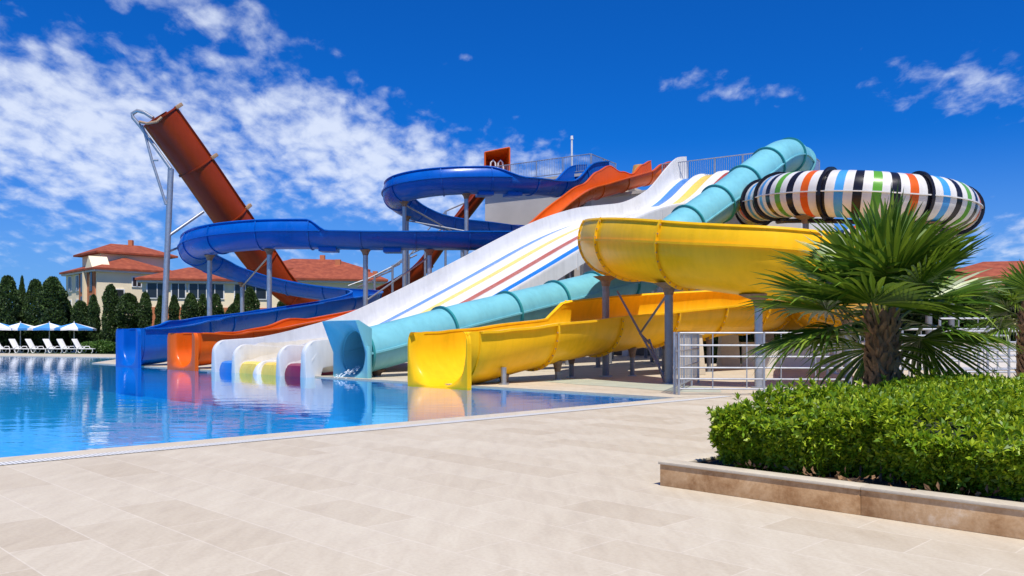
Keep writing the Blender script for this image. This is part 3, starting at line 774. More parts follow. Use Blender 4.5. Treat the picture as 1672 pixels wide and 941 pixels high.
for s in (1, -1): rim('seam_flange', t, M['white'], ps, rs, 90, s, 0, 1, 99, .07, .04)
for k in (4, 8, 11):
    q = pts[k+1]; post(t, q.x, q.y, q.z-rs, .13, M['darksteel'], .5)
mb = MB()
for k in range(3, 13):
    a, b = pts[k], pts[k+1]; mb.tube([a-Z*(rs+.16), b-Z*(rs+.16)], .1, 8)
mb.build('carrier_rail', M['black'], t)

# ================================================================== TOWER
fd = Vector((-.838, .545, 0)); fn = Vector((.545, .838, 0))     # along the front, and inwards
F0 = Vector((13.6, 54, 0))
def FT(s, d, z=0): return F0+fd*s+fn*d+Z*z
t = thing('slide_tower', FT(5, 4), 'grey rendered slide tower with two flat roof decks behind the slides', 'tower')
mb = MB(); mb.prism([FT(-4.9, 0).xy, FT(9.55, 0).xy, FT(9.55, 9).xy, FT(-4.9, 9).xy], 3.1, 11.05); mb.build('wall', M['whitewall'], t, smooth=False)
mb = MB(); mb.prism([FT(9.6, .3).xy, FT(18.9, .3).xy, FT(18.9, 9).xy, FT(9.6, 9).xy], 0, 12.75); mb.build('wall', M['plaster'], t, smooth=False)
mb = MB(); mb.prism([FT(-5.1, -.25).xy, FT(9.55, -.25).xy, FT(9.55, 9.2).xy, FT(-5.1, 9.2).xy], 11.05, 11.25); mb.build('roof_deck', M['plaster'], t, smooth=False)
mb = MB(); mb.prism([FT(9.56, -.1).xy, FT(19.1, -.1).xy, FT(19.1, 9.2).xy, FT(9.56, 9.2).xy], 12.75, 12.95); mb.build('roof_deck', M['plaster'], t, smooth=False)
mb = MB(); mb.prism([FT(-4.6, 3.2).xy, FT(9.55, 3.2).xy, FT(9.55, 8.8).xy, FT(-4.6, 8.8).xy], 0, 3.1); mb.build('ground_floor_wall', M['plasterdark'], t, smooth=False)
for s in (-4.5, -2.2, .1, 2.4, 4.7, 7.0):
    mb = MB(); mb.box(FT(s, .4, 1.55), (.5, .5, 3.1), (fd, fn, Z)); mb.build('column', M['whitewall'], t, bevel=.03)
def archmb(s, d, w, z0, h, thick=.1):
    pts = [(-w/2, 0), (w/2, 0), (w/2, h*.55)]+[(w/2*math.cos(R(a)), h*.55+h*.45*math.sin(R(a))) for a in range(10, 180, 10)]+[(-w/2, h*.55)]
    mb = MB(); vs = [FT(s+x, d, z0+z) for x, z in pts]+[FT(s+x, d-thick, z0+z) for x, z in pts]; m_ = len(pts)
    mb.add(vs, [tuple(range(m_)), tuple(reversed(range(m_, 2*m_)))]+[(k, (k+1) % m_, m_+(k+1) % m_, m_+k) for k in range(m_)]); return mb
archmb(-1.9, -.01, 2.3, 6.2, 2.5, .03).build('arched_opening', M['black_in'], t, smooth=False)
mb = MB(); mb.box(FT(12.4, .27, 10.2), (1.6, .08, 1.3), (fd, fn, Z)); o = mb.build('panel', M['plaster'], t, bevel=.02)
mb = MB(); mb.tube([FT(11.2, .22, 12.6), FT(11.2, .22, 3)], .06, 8); mb.build('downpipe', M['frame'], t)
for s in (12.3, 11.75):
    mb = MB(); mb.tube([FT(s, .3, 9.15), FT(s, -.05, 9.15)], .22, 12); mb.build('wall_lamp', M['darksteel'], t)
# railings on the roof decks
def railing(name, a, b, z0, h, label, cat='railing', group=None, rails=(1.0, .12), bars=.12, posts=2.0, mat='rail', rt=.035, parent_loc=None):
    a, b = Vector(a), Vector(b); L_ = (b-a).length; dr = (b-a).normalized()
    t = thing(name, a.lerp(b, .5)+Z*z0, label, cat, group)
    for k, hh in enumerate(rails):
        m = MB(); m.tube([a+Z*(z0+h*hh), b+Z*(z0+h*hh)], rt, 8); m.build('rail', M[mat], t)
    np_ = max(1, round(L_/posts))
    for k in range(np_+1):
        q = a+dr*L_*k/np_; m = MB(); m.tube([q+Z*z0, q+Z*(z0+h+.02)], rt*1.35, 8); m.build('post', M[mat], t)
    if bars:
        m = MB(); nb = int(L_/bars)
        for k in range(1, nb):
            q = a+dr*L_*k/nb; m.tube([q+Z*(z0+h*rails[-1]), q+Z*(z0+h*rails[0])], .014, 5, cap=False)
        m.build('bars', M[mat], t)
    return t
railing('railing', FT(-4.9, 0), FT(4.2, 0), 11.25, 1.65, 'roof railing with thin bars behind the turquoise tube and white slide top', group='roof railings', bars=.14)
railing('railing', FT(-4.9, .1), FT(-4.9, 4.6), 11.25, 1.65, 'short roof railing at the right corner of the tower deck', group='roof railings', bars=.16)
railing('railing', FT(9.6, 0), FT(18.6, 0), 12.95, 1.3, 'roof railing with thin bars above the upper blue loop', group='roof railings', bars=.14)
railing('railing', FT(9.6, .1), FT(9.6, 4), 12.95, 1.3, 'roof railing turning back beside the top of the blue slide', group='roof railings', bars=.16)
q = FT(11.4, .5)
t = thing('mast', (q.x, q.y, 12.95), 'thin pale mast standing on the tower roof by the railing', 'mast')
mb = MB(); mb.tube([q+Z*12.95, q+Z*15.6], .07, 8); mb.build('pole', M['frame'], t)
mb = MB(); mb.tube([q+Z*15.6, q+Z*15.85], [.11, .09], 8); mb.build('head', M['frame'], t)
q = P(1046, 277, 64)
t = thing('turret', (q.x, q.y, 12.95), 'small ochre wicker turret top behind the humped orange slide', 'turret')
mb = MB(); mb.tube([(q.x, q.y, 12.95), (q.x, q.y, 14.4)], [.85, .55], 14); mb.build('cap', M['wicker'], t)
mb = MB(); mb.tube([(q.x, q.y, 12.952), (q.x, q.y, 13.25)], .8, 14); mb.build('skirt', M['wicker'], t)

# ================================================================== PLANTER, HEDGE, PALMS
pa, pbb = 4.14, 5.90
t = thing('planter', AB(pa, pbb), 'long low travertine planter kerb in the right foreground', 'planter')
KW, KH = .16, .205
def abox(mb, a0, a1, b0, b1, z0, z1):
    mb.prism([AB(a0, b0).xy, AB(a1, b0).xy, AB(a1, b1).xy, AB(a0, b1).xy], z0, z1)
L0 = pa
for k in range(5):                                # front kerb stones
    mb = MB(); a_1 = pa-2.05*(k+1)+.35; abox(mb, L0, a_1+.002, pbb+.012, pbb+KW, 0, KH-.024); mb.build('kerb_stone', M['kerb'], t, bevel=.006)
    mb = MB(); abox(mb, L0+(.012 if k == 0 else 0), a_1+.0015, pbb, pbb+KW+.01, KH-.024, KH); mb.build('cap_stone', M['coping'], t, bevel=.006); L0 = a_1
L0 = pbb+KW+.004
for k in range(3):
    b_1 = pbb+2.3*(k+1)
    mb = MB(); abox(mb, pa, pa-KW, L0, b_1-.005, 0, KH-.024); mb.build('kerb_stone', M['kerb'], t, bevel=.006)
    mb = MB(); abox(mb, pa+.012, pa-KW-.01, L0+.008, b_1-.005, KH-.024, KH); mb.build('cap_stone', M['coping'], t, bevel=.006); L0 = b_1
mb = MB(); gx = 40
vs = []; fs = []
for i in range(gx+1):
    for j in range(25):
        a = pa-KW-i*(9.4/gx); b = pbb+KW+j*(6.5/24); z = .12+.05*RNG.random()+.03*math.sin(a*5+b*3)
        vs.append(AB(a, b, z))
for i in range(gx):
    for j in range(24): fs.append((i*25+j, i*25+j+1, (i+1)*25+j+1, (i+1)*25+j))
mb.add(vs, fs); mb.build('soil', M['soil'], t)

def frame_from(d):
    d = d/np.linalg.norm(d, axis=1, keepdims=True)
    ref = np.where(np.abs(d[:, 2:3]) < .9, np.array([[0, 0, 1.0]]), np.array([[1.0, 0, 0]]))
    a = np.cross(d, ref); a /= np.linalg.norm(a, axis=1, keepdims=True); return d, a, np.cross(a, d)
def sprigs(pos, axis, nl, ll, lw, spread=1.0, rng=RNG):
    """rosettes of pointed, folded leaves; returns (n,4,3) quads"""
    N = len(pos); d, a, b = frame_from(axis); out = []
    for k in range(nl):
        th = 2*np.pi*(k*.381966)+rng.random(N)*1.2
        tilt = (.35+.95*(k/nl))*spread+rng.normal(0, .15, N)
        rad = a*np.cos(th)[:, None]+b*np.sin(th)[:, None]
        ld = d*np.cos(tilt)[:, None]+rad*np.sin(tilt)[:, None]
        sd = np.cross(ld, d+rng.normal(0, .25, (N, 3))); sd /= np.linalg.norm(sd, axis=1, keepdims=True)+1e-9
        nm = np.cross(sd, ld)
        L = ll*(.65+.6*rng.random(N))[:, None]; w = lw*(.75+.5*rng.random(N))[:, None]
        p0 = pos+d*(ll*.35*(1-k/nl))
        tip = p0+ld*L-nm*L*.12
        mid = p0+ld*L*.55+nm*L*.08
        out.append(np.stack([p0, mid+sd*w, tip, mid-sd*w], 1))
    return np.concatenate(out)
t = thing('hedge', AB(1.5, 8.2, .12), 'clipped bright green hedge of small glossy leaves filling the planter', 'hedge')
def hedge_top(a, b):
    return (.71)+.06*np.sin(a*2.3+1)*np.cos(b*1.9)+.05*np.sin(a*5.1+b*4.2)+.02*np.sin(a*11+b*9)
HA0, HA1, HB0, HB1 = 3.78, -5.2, 6.28, 11.6
def hedge_sample(n, face):
    r1, r2 = RNG.random(n), RNG.random(n)
    if face == 'top':
        a = HA0+(HA1-HA0)*r1; b = HB0+(HB1-HB0)*r2; z = hedge_top(a, b)-.10*RNG.random(n)**1.5; ax = np.stack([np.zeros(n), np.zeros(n), np.ones(n)], 1)
        edge = np.minimum(np.minimum(HA0-a, b-HB0), .3)/.3; z = z-.16*(1-edge)**2
    elif face == 'front':
        a = HA0+(HA1-HA0)*r1; b = np.full(n, HB0)+.10*np.sin(a*3.1)+.06*np.sin(a*7.7)+.12*RNG.random(n); z = .17+r2**.8*(hedge_top(a, HB0)-.30); ax = np.tile(np.array([[-Q, -Q, .55]]), (n, 1))
        b = b+.22*np.clip((.45-z)/.4, 0, 1)
    else:
        b = HB0+(HB1-HB0)*r1; a = np.full(n, HA0)-.08*np.sin(b*3.3)-.12*RNG.random(n); z = .17+r2**.8*(hedge_top(HA0, b)-.30); ax = np.tile(np.array([[-Q, Q, .55]]), (n, 1))
        a = a-.16*np.clip((.45-z)/.4, 0, 1)
    sh = (RNG.random(n) < .05)*RNG.random(n)*.11; pos = np.stack([(b-a)*Q, (a+b)*Q, z], 1)+ax*sh[:, None]; ax = ax+RNG.normal(0, .45, (n, 3)); return pos, ax
Qs = []
for face, n_ in (('top', 20000), ('front', 11500), ('side', 4200)):
    pos, ax = hedge_sample(n_, face); Qs.append(sprigs(pos, ax, 8, .062, .0118))
leafmesh('foliage', np.concatenate(Qs), None, M['hedge'], t)
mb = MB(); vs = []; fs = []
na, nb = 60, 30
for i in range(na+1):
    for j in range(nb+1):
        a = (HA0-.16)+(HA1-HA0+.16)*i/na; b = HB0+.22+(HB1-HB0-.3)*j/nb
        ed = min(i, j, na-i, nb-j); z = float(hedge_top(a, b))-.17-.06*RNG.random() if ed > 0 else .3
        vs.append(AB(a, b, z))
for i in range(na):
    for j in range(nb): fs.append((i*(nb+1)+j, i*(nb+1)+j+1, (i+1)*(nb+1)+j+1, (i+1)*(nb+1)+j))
mb.add(vs, fs)  # solid dark core sheet, blocks the view through the leaves
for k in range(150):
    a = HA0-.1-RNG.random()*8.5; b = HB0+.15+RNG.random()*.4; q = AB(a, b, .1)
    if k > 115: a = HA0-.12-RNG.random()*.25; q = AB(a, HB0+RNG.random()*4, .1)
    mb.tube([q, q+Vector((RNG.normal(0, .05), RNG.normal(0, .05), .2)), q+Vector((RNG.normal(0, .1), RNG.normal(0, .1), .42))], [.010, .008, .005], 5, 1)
mb.build('hedge_core', [M['hedgecore'], M['wood']], t)  # filler core sheet and thin woody stems in one mesh

q_ = np.array([AB(HA0+.2-RNG.random()*.4 if k % 5 == 0 else HA0-.1-RNG.random()*8, HB0-.2+RNG.random()*.3 if k % 5 else HB0+RNG.random()*4, .19) for k in range(420)])
lit = leafmesh('leaf_litter', sprigs(q_, RNG.normal(0, 1, (420, 3)), 1, .06, .014), None, M['barklight'], None); lit['kind'] = 'stuff'
def fan_palm(loc, trunk_h, hub_z, rad, nleaf, label, tr, seed=1, rot0=0, lead=True):
    rng = np.random.default_rng(seed)
    t = thing('fan_palm', loc, label, 'palm tree', 'fan palms'); base = Vector(loc)
    # trunk
    mb = MB(); nz = 26; n = 18; vs = []
    for i in range(nz+1):
        z = trunk_h*i/nz; k = i/nz; r = tr*(1.18-.25*k+.35*max(0, .12-k)/.12)
        for j in range(n):
            rr = r*(1+.06*math.sin(j*5+i*2.1)+.05*rng.random()); a = 2*math.pi*j/n; vs.append(base+Vector((rr*math.cos(a), rr*math.sin(a), z)))
    fs = [(i*n+j, i*n+(j+1) % n, (i+1)*n+(j+1) % n, (i+1)*n+j) for i in range(nz) for j in range(n)]
    mb.add(vs, fs); tk = mb.build('trunk', M['bark'], t)
    mb = MB(); cnt = int(trunk_h*190)
    for k in range(cnt):                           # split old leaf bases and fibre, spiralling up
        a = k*2.39996; z = trunk_h*(k+.5)/cnt; kk = z/trunk_h; r = tr*(1.15-.22*kk)
        o = Vector((math.cos(a), math.sin(a), 0)); s = Vector((-o.y, o.x, 0)); h = (.12+.10*rng.random()); w = .032+.028*rng.random()
        p0 = base+o*r*.92+Z*(z-.03); p1 = base+o*(r+.035+.03*rng.random())+Z*(z+h*.5)+s*rng.normal(0, .012); p2 = base+o*(r+.03+.10*rng.random())+Z*(z+h)+s*rng.normal(0, .025)
        mb.add([p0-s*w, p0+s*w, p1+s*w*.8, p1-s*w*.8, p2+s*w*.35, p2-s*w*.35, p1+o*.03, p0+o*.03], [(0, 1, 2, 3), (3, 2, 4, 5), (0, 7, 6, 3), (7, 1, 2, 6), (6, 2, 4), (6, 4, 5), (3, 6, 5)])
    mb.build('leaf_bases', M['barklight'], tk)
    # crown: folded fan leaves on stalks
    quads = []; stalks = MB(); hub0 = base+Z*(trunk_h-.05)
    for k in range(nleaf):
        g = (k+.5)/nleaf
        az = rot0+k*2.39996+rng.normal(0, .12); elv = R(84-(94 if lead else 84)*g**1.1+rng.normal(0, 5))
        if g > .52:                                # low fronds: hang at the sides and behind, the front of the trunk is trimmed
            da = (az-R(-90)+math.pi) % (2*math.pi)-math.pi
            if abs(da) < R(88): az = R(-90)+math.copysign(R(88+30*rng.random()), da)
        if lead and k == nleaf//3: az, elv = R(-97), R(58)
        dirv = Vector((math.cos(az)*math.cos(elv), math.sin(az)*math.cos(elv), math.sin(elv)))
        pl = rad*(.36+.10*rng.random())*(1.0 if g < .75 else .85)
        hz = hub0+Vector((dirv.x, dirv.y, 0))*tr*.5-Z*(.12*g)
        bend = Z*(-.08*pl*(.3+g))
        mid = hz+dirv*pl*.55; hub = hz+dirv*pl+bend
        ax = (hub-mid).normalized()
        stalks.tube([hz, mid, hub, hub+ax*.06], [.018, .013, .011, .006], 6)
        sd = ax.cross(Z)
        if sd.length < .15: sd = Vector((-math.sin(az), math.cos(az), 0))
        sd.normalize(); nr = sd.cross(ax).normalized()          # leaf normal, upper side
        # tip the blade: upper leaves show their face, lower ones hang
        tip_a = R(rng.normal(-12, 9)); ax2 = (ax*math.cos(tip_a)+nr*math.sin(tip_a)).normalized(); nr = sd.cross(ax2).normalized()
        rol = R(rng.normal(0, 12)); sd2 = sd*math.cos(rol)+nr*math.sin(rol); nr = nr*math.cos(rol)-sd*math.sin(rol)
        Lf = rad*(.60+.10*rng.random()); NS = 32; span = R(118+rng.normal(0, 6))
        for s in range(NS):
            u_ = -1+2*(s+.5)/NS; th = u_*span
            dv = ax2*math.cos(th)+sd2*math.sin(th); pv = sd2*math.cos(th)-ax2*math.sin(th)
            L_ = Lf*(.70+.30*math.cos(th*.75))*(.93+.12*rng.random()); dth = span*2/NS*.5
            cup = .16*(abs(u_)**1.5)
            jit = rng.normal(0, .035)
            def st(f, wfac, droop):
                c = hub+dv*(L_*f)+nr*(cup*L_*f*.8)-Z*(droop)+pv*(jit*L_*max(0, f-.5))
                w = wfac; return c+pv*w+nr*w*.35, c-nr*w*.25, c-pv*w+nr*w*.35
            wf = lambda f: min(L_*f*math.tan(dth), L_*.55*math.tan(dth))
            dr = (.03+.30*max(0, g-.55)+.07*rng.random())*L_*(2.6 if rng.random() < .14 else 1)
            rows_ = [st(.03, .004, 0), st(.35, wf(.35), dr*.05), st(.60, wf(.60)*.92, dr*.22), st(.82, wf(.6)*.52, dr*.55), st(1.0, .0016, dr*(1.0+.4*rng.random()))]
            for r0, r1 in zip(rows_, rows_[1:]):
                quads.append([r0[0], r0[1], r1[1], r1[0]]); quads.append([r0[1], r0[2], r1[2], r1[1]])
    arr = np.array([[tuple(p) for p in q] for q in quads], dtype=np.float32)
    # weld into islands per leaflet so that each leaflet gets one tint
    o0 = np.array(ORG[t.name], dtype=np.float32); verts = arr.reshape(-1, 3)-o0
    me = bpy.data.meshes.new('fronds'); me.from_pydata(verts.tolist(), [], np.arange(len(verts)).reshape(-1, 4).tolist())
    b = bmesh.new(); b.from_mesh(me); bmesh.ops.remove_doubles(b, verts=b.verts, dist=.0004); b.to_mesh(me); b.free()
    me.materials.append(M['palm']); o = bpy.data.objects.new('fronds', me); col.objects.link(o); o.parent = t; ORG[o.name] = ORG[t.name]
    stalks.build('stalks', M['petiole'], o)
    return t
fan_palm((4.19, 9.5, .15), 1.30, 1.8, 1.50, 25, 'stout fan palm with shaggy brown trunk rising from the hedge', .108, 3, .3)
fan_palm((8.45, 13.6, .0), 1.66, 1.9, .98, 18, 'second fan palm cut off by the right edge of the photo', .15, 9, 1.1, False)

# ================================================================== STEEL RAILINGS AT THE RIGHT
hr5 = (1.0, .80, .62, .44, .26, .10)
railing('railing', (3.66, 18.4, 0), (7.3, 18.1, 0), 0, 1.36, 'silver bar railing at the pool corner left of the palm', 'railing', 'steel railings round the slide area', hr5, .62, 1.85, 'rail', .020)
railing('railing', (7.5, 18.1, 0), (10.6, 17.9, 0), 0, 1.30, 'silver bar railing behind the big palm trunk', 'railing', 'steel railings round the slide area', hr5, .5, 1.5, 'rail', .020)
railing('railing', (3.60, 18.6, 0), (5.2, 23.4, 0), 0, 1.36, 'silver railing running back past the beige stone pier', 'railing', 'steel railings round the slide area', (1.0, .7, .42, .12), .3, 1.6, 'rail', .020)
railing('railing', (10.4, 20.4, 0), (14.6, 19.6, 0), 0, 1.72, 'tall silver railing with closely set posts at far right', 'railing', 'steel railings round the slide area', (1.0, .82, .55, .40, .25, .1), .42, 1.1, 'rail', .024)
railing('railing', (9.2, 24.5, 0), (17.5, 23.5, 0), 0, 1.5, 'white railing standing furthest back between palm and villa', 'railing', 'steel railings round the slide area', (1.0, .75, .5, .25), .5, 2.0, 'rail', .03)
t = thing('boundary_wall', (18, 33.5, 0), 'low pale rendered wall behind the railings, right of the palm', 'wall')
mb = MB(); mb.prism([(9.5, 34.6), (27, 31.4), (27.05, 31.7), (9.55, 34.9)], 0, 1.0); mb.build('wall', M['whitewall'], t, smooth=False)
mb = MB(); mb.prism([(9.4, 34.5), (27.1, 31.3), (27.15, 31.8), (9.45, 35.0)], 1.0, 1.08); mb.build('coping', M['coping'], t, smooth=False)
def pier(x, y, w, h, lab):
    t = thing('pier', (x, y, 0), lab, 'pier', 'stone piers')
    mb = MB(); mb.box((x, y, h/2), (w, w*.8, h), None, 0, .78); mb.build('shaft', M['coping'], t, bevel=.03)
    mb = MB(); mb.box((x, y, h+.04), (w*.9, w*.75, .08)); mb.build('cap', M['coping'], t, bevel=.02)
pier(6.05, 28.6, .95, 1.35, 'pale tapered stone pier behind the left end of the silver railing')
pier(8.9, 34.5, .85, 1.55, 'pale stone pier under the yellow flume, between railing and palm')
pier(11.0, 36.5, .8, 1.6, 'pale stone pier mostly behind the left fronds of the palm')

# ================================================================== FAR DECK: PARASOLS AND LOUNGERS
def make_parasol():
    t = thing('parasol', (0, 0, 0), 'x', 'parasol', 'parasols on the far pool deck'); n = 8
    mb = MB(); rr, zt, ze = 1.75, 2.55, 2.05
    rim_ = [Vector((rr*math.cos(2*math.pi*k/n), rr*math.sin(2*math.pi*k/n), ze)) for k in range(n)]
    for k in range(n):
        a, b = rim_[k], rim_[(k+1) % n]; m_ = (a+b)/2*.96; m_.z = ze+.03; mid = (a+b)/4+Z*(zt*.5-ze*.0)*0; mid = Vector((m_.x*.5, m_.y*.5, (zt+ze)/2-.03))
        mb.add([(0, 0, zt), a, m_, b, mid], [(0, 1, 4), (1, 2, 4), (2, 3, 4), (3, 0, 4)], k % 2)
        lo = lambda q: Vector((q.x, q.y, q.z-.18)); mb.add([a, m_, b, lo(b), lo(m_), lo(a)], [(0, 1, 4, 5), (1, 2, 3, 4)], k % 2)
    mb.build('canopy', [M['canvaswhite'], M['canvasblue']], t, smooth=False)
    mb = MB(); mb.tube([(0, 0, 0), (0, 0, zt+.12)], .035, 8); mb.build('pole', M['frame'], t)
    mb = MB(); mb.tube([(0, 0, 0), (0, 0, .1)], [.32, .26], 12); mb.build('base', M['plaster'], t)
    return t
def make_lounger():
    t = thing('sun_lounger', (0, 0, 0), 'x', 'sun lounger', 'white loungers on the far pool deck')
    mb = MB(); mb.box((.35, 0, .36), (1.35, .66, .07)); mb.build('seat', M['lounger'], t, bevel=.02)
    mb = MB(); ax = Vector((-.52, 0, .855)); s = Vector((.855, 0, .52)); mb.box(Vector((-.32, 0, .36))+ax*.46, (.07, .64, .95), (s, Vector((0, 1, 0)), ax)); mb.build('backrest', M['lounger'], t, bevel=.02)
    for y in (-.28, .28):
        mb = MB(); mb.tube([(-.32, y, .33), (-.25, y, .10), (-.12, y, .03), (.02, y, .10), (.10, y, .33)], .035, 7); mb.build('leg', M['lounger'], t)
        mb = MB(); mb.tube([(1.0, y, .34), (1.02, y, .15), (.92, y, .0)], .035, 7); mb.build('leg', M['lounger'], t)
        mb = MB(); mb.tube([(-.3, y*1.18, .38), (-.05, y*1.18, .56), (.3, y*1.18, .56), (.38, y*1.18, .38)], .028, 6); mb.build('armrest', M['lounger'], t)
    return t
pp = make_parasol()
plist = [(-14, 577.3, 'leftmost blue and white parasol, almost wholly outside the frame'), (22, 577, 'second parasol from the left, over the loungers at the edge'), (70, 577, 'blue and white parasol in the middle of the far deck row'), (111, 577, 'rightmost blue and white parasol on the far deck')]
for i, (u, v, lab) in enumerate(plist):
    o = pp if i == 0 else copytree(pp); g = G(u, v-.8); o.location = g+Vector((0, 1.0, 0)); o.rotation_euler.z = .3+i*.9; o['label'] = lab
ll = make_lounger()
us = [(4, 'leftmost white lounger, cut by the frame edge'), (33, 'white lounger second from left under a parasol'), (60, 'white lounger third from left, beside the middle parasol pole'), (88, 'white lounger fourth from left, right of the middle parasol pole'), (111, 'white lounger fifth from left, below the rightmost parasol'), (136, 'rightmost white lounger, at the end nearest the blue slide')]
for i, (u, lab) in enumerate(us):
    o = ll if i == 0 else copytree(ll); o.location = G(u, 577.0); o.rotation_euler.z = R(-14+3*((i*7) % 3)); o['label'] = lab

# ================================================================== TREES AND SHRUBS
def column_tree(name, h, r, nl, lab, cat, lumps=0, mat='cypress', grp='column cypresses behind the far deck', lw=.11, seed=0, loc=(0, 0, 0)):
    rng = np.random.default_rng(seed); t = thing(name, loc, lab, cat, grp)
    z = rng.random(nl)**.9; a = rng.random(nl)*2*np.pi
    prof_ = np.minimum(1, (1-z)*4.5)**.6*np.minimum(1, .55+z*5)
    lump = 1+.13*np.sin(z*h*2.1+a*2+seed)+.12*np.sin(a*3+z*7+seed*2)
    if lumps: lump = lump*(.78+.30*np.abs(np.sin(z*np.pi*lumps+.35)))
    rad = r*prof_*lump*(.72+.30*rng.random(nl)**.6)
    pos = np.stack([rad*np.cos(a), rad*np.sin(a), .35+z*(h-.35)], 1)+np.array(loc)
    ax = np.stack([np.cos(a)*.8, np.sin(a)*.8, np.full(nl, .9)], 1)+rng.normal(0, .35, (nl, 3))
    leafmesh('crown', sprigs(pos, ax, 4, .25, lw*.72, 1, rng), None, M[mat], t)
    mb = MB(); o = Vector(loc); mb.tube([o, o+Z*h*.5, o+Z*h*.92], [.14, .09, .03], 7)
    for k in range(9):
        aa = k*2.4; zz = h*(.2+.07*k); mb.tube([o+Z*zz, o+Vector((r*.6*math.cos(aa), r*.6*math.sin(aa), zz+.5))], [.04, .012], 5)
    mb.build('trunk', M['wood'], t); return t
A_ = column_tree('cypress', 6.2, .95, 2600, 'x', 'cypress', 0, seed=1)
B_ = column_tree('cypress', 6.2, 1.1, 2900, 'x', 'cypress', 2.2, seed=2)
C_ = column_tree('cypress', 6.2, .85, 2300, 'x', 'cypress', 3.2, seed=5)
protos = [A_, B_, C_]; used = set()
trees = [(-12, 74, 458, 0, 'dark cypress at the very left edge behind the parasols', 1.3), (12, 73, 462, 1, 'broad dark cypress above the second parasol from the left', 1.5), (36, 76, 450, 2, 'thin tall dark cypress rising left of the middle parasol', .5),
         (58, 74, 462, 1, 'lumpy dark tree above the middle parasol', 1.15), (86, 73.5, 463, 0, 'broad dark tree above the gap between the two right parasols', 1.45), (109, 75, 498, 2, 'low dark tree above the rightmost parasol', 1.0), (131, 74, 488, 0, 'dark tree right of the rightmost parasol', 1.0),
         (153, 74, 489, 2, 'slim tree before the orange corner of the villa', .9), (181, 72, 471, 0, 'cypress with pointed top before the cream villa wall', 1.0), (209, 72, 475, 1, 'double lumped cypress under the small villa window', 1.2), (237, 72, 481, 0, 'cypress just left of the tall slide post', .95),
         (262, 73, 482, 2, 'thin cypress behind the tall slide post', .7), (284, 76, 490, 2, 'small loose tree right of the tall slide post', .7), (311, 72, 487, 0, 'dark conical cypress under the left end of the blue loop', .9), (331, 73, 478, 2, 'tall cypress left of the first blue post', .9),
         (352, 73, 478, 1, 'cypress partly behind the first blue post', .9), (388, 75, 476, 2, 'slim tree between the two blue loop posts', .8), (408, 72, 479, 1, 'round dark tree just left of the second blue post', 1.1), (380, 70, 497, 0, 'low dark bushy tree between the blue posts', .8), (462, 76, 487, 1, 'dark tree right of the second blue post', 1.1)]
for (u, Y, v, k, lab, ws) in trees:
    o = protos[k]
    if k in used: o = copytree(o)
    used.add(k); q = P(u, v, Y); h = q.z
    o.location = (q.x, q.y, 0); s = h/6.2; o.scale = (ws*(.52+.14*((u*7) % 3)/2), ws*(.52+.14*((u*7) % 3)/2), s*(1+.07*math.sin(u*3.3))); o.rotation_euler.z = u*1.7; o['label'] = lab
def shrubrow(name, p0, p1, depth, h, n, lab, cat, mat, ll_=.3, lw=.07, seed=3):
    rng = np.random.default_rng(seed); p0, p1 = Vector(p0), Vector(p1); t = thing(name, p0.lerp(p1, .5), lab, cat)
    d = p1-p0; k = rng.random(n); s = rng.random(n); dep = (rng.random(n)-.5)*depth; nrm = Vector((-d.y, d.x, 0)).normalized()
    x = p0.x+d.x*k+nrm.x*dep; y = p0.y+d.y*k+nrm.y*dep; L_ = d.length
    hh = h*(1+.14*np.sin(k*L_*1.3+seed)+.09*np.sin(k*L_*3.1))
    z = hh*(1-(1-s**.6)*.95)*(1-.25*(np.abs(dep)/(depth/2))**3)
    pos = np.stack([x, y, z], 1); ax = rng.normal(0, .5, (n, 3))+np.array([0, -.5, .8])
    leafmesh('foliage', sprigs(pos, ax, 5, ll_, lw, 1, rng), None, M[mat], t)
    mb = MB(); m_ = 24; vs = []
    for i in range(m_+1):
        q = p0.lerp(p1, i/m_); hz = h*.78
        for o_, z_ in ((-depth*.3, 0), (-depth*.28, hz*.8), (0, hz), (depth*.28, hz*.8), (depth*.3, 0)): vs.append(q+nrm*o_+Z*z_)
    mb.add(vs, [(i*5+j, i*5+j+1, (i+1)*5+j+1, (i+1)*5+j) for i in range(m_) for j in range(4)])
    mb.build('hedge_core', M['hedgecore'], t); return t  # solid dark filler behind the foliage, closes its gaps
shrubrow('hedge', P(-40, 577, 76), P(150, 577, 76), 2.2, 2.9, 5200, 'tall dark shrub screen behind the loungers and parasols', 'hedge', 'cypress', .42, .12)
shrubrow('hedge', P(138, 577, 70.5), P(196, 577, 68), 1.2, .75, 1500, 'low clipped hedge between the last lounger and the blue slide', 'hedge', 'shrub', .22, .05, 5)
shrubrow('hedge', P(150, 577, 77), P(480, 577, 77), 1.6, 1.5, 3200, 'dark green shrub belt at the foot of the villas', 'hedge', 'cypress', .4, .11, 8)
shrubrow('hedge', (9, 42, 0), (40, 36, 0), 2.5, 2.9, 7500, 'dark shrubs behind the railings on the right', 'hedge', 'cypress', .36, .10, 6)
shrubrow('hedge', FT(-4.4, 2.6), FT(6, 2.6), .8, .8, 1200, 'low green shrubs at the foot of the slide tower', 'hedge', 'shrub', .2, .05, 9)
for (u, Y, v, r, sd_, lab) in ((1545, 40, 470, 1.6, 21, 'dark bushy tree behind the palm, left of the pink villa'), (1490, 42, 487, 1.5, 22, 'small dark tree half hidden by the palm crown')):
    q = P(u, v, Y); column_tree('broadleaf_tree', q.z, r, 1500, lab, 'tree', 1.4, 'shrub', 'trees behind the palm', .10, sd_, (q.x, q.y, 0))

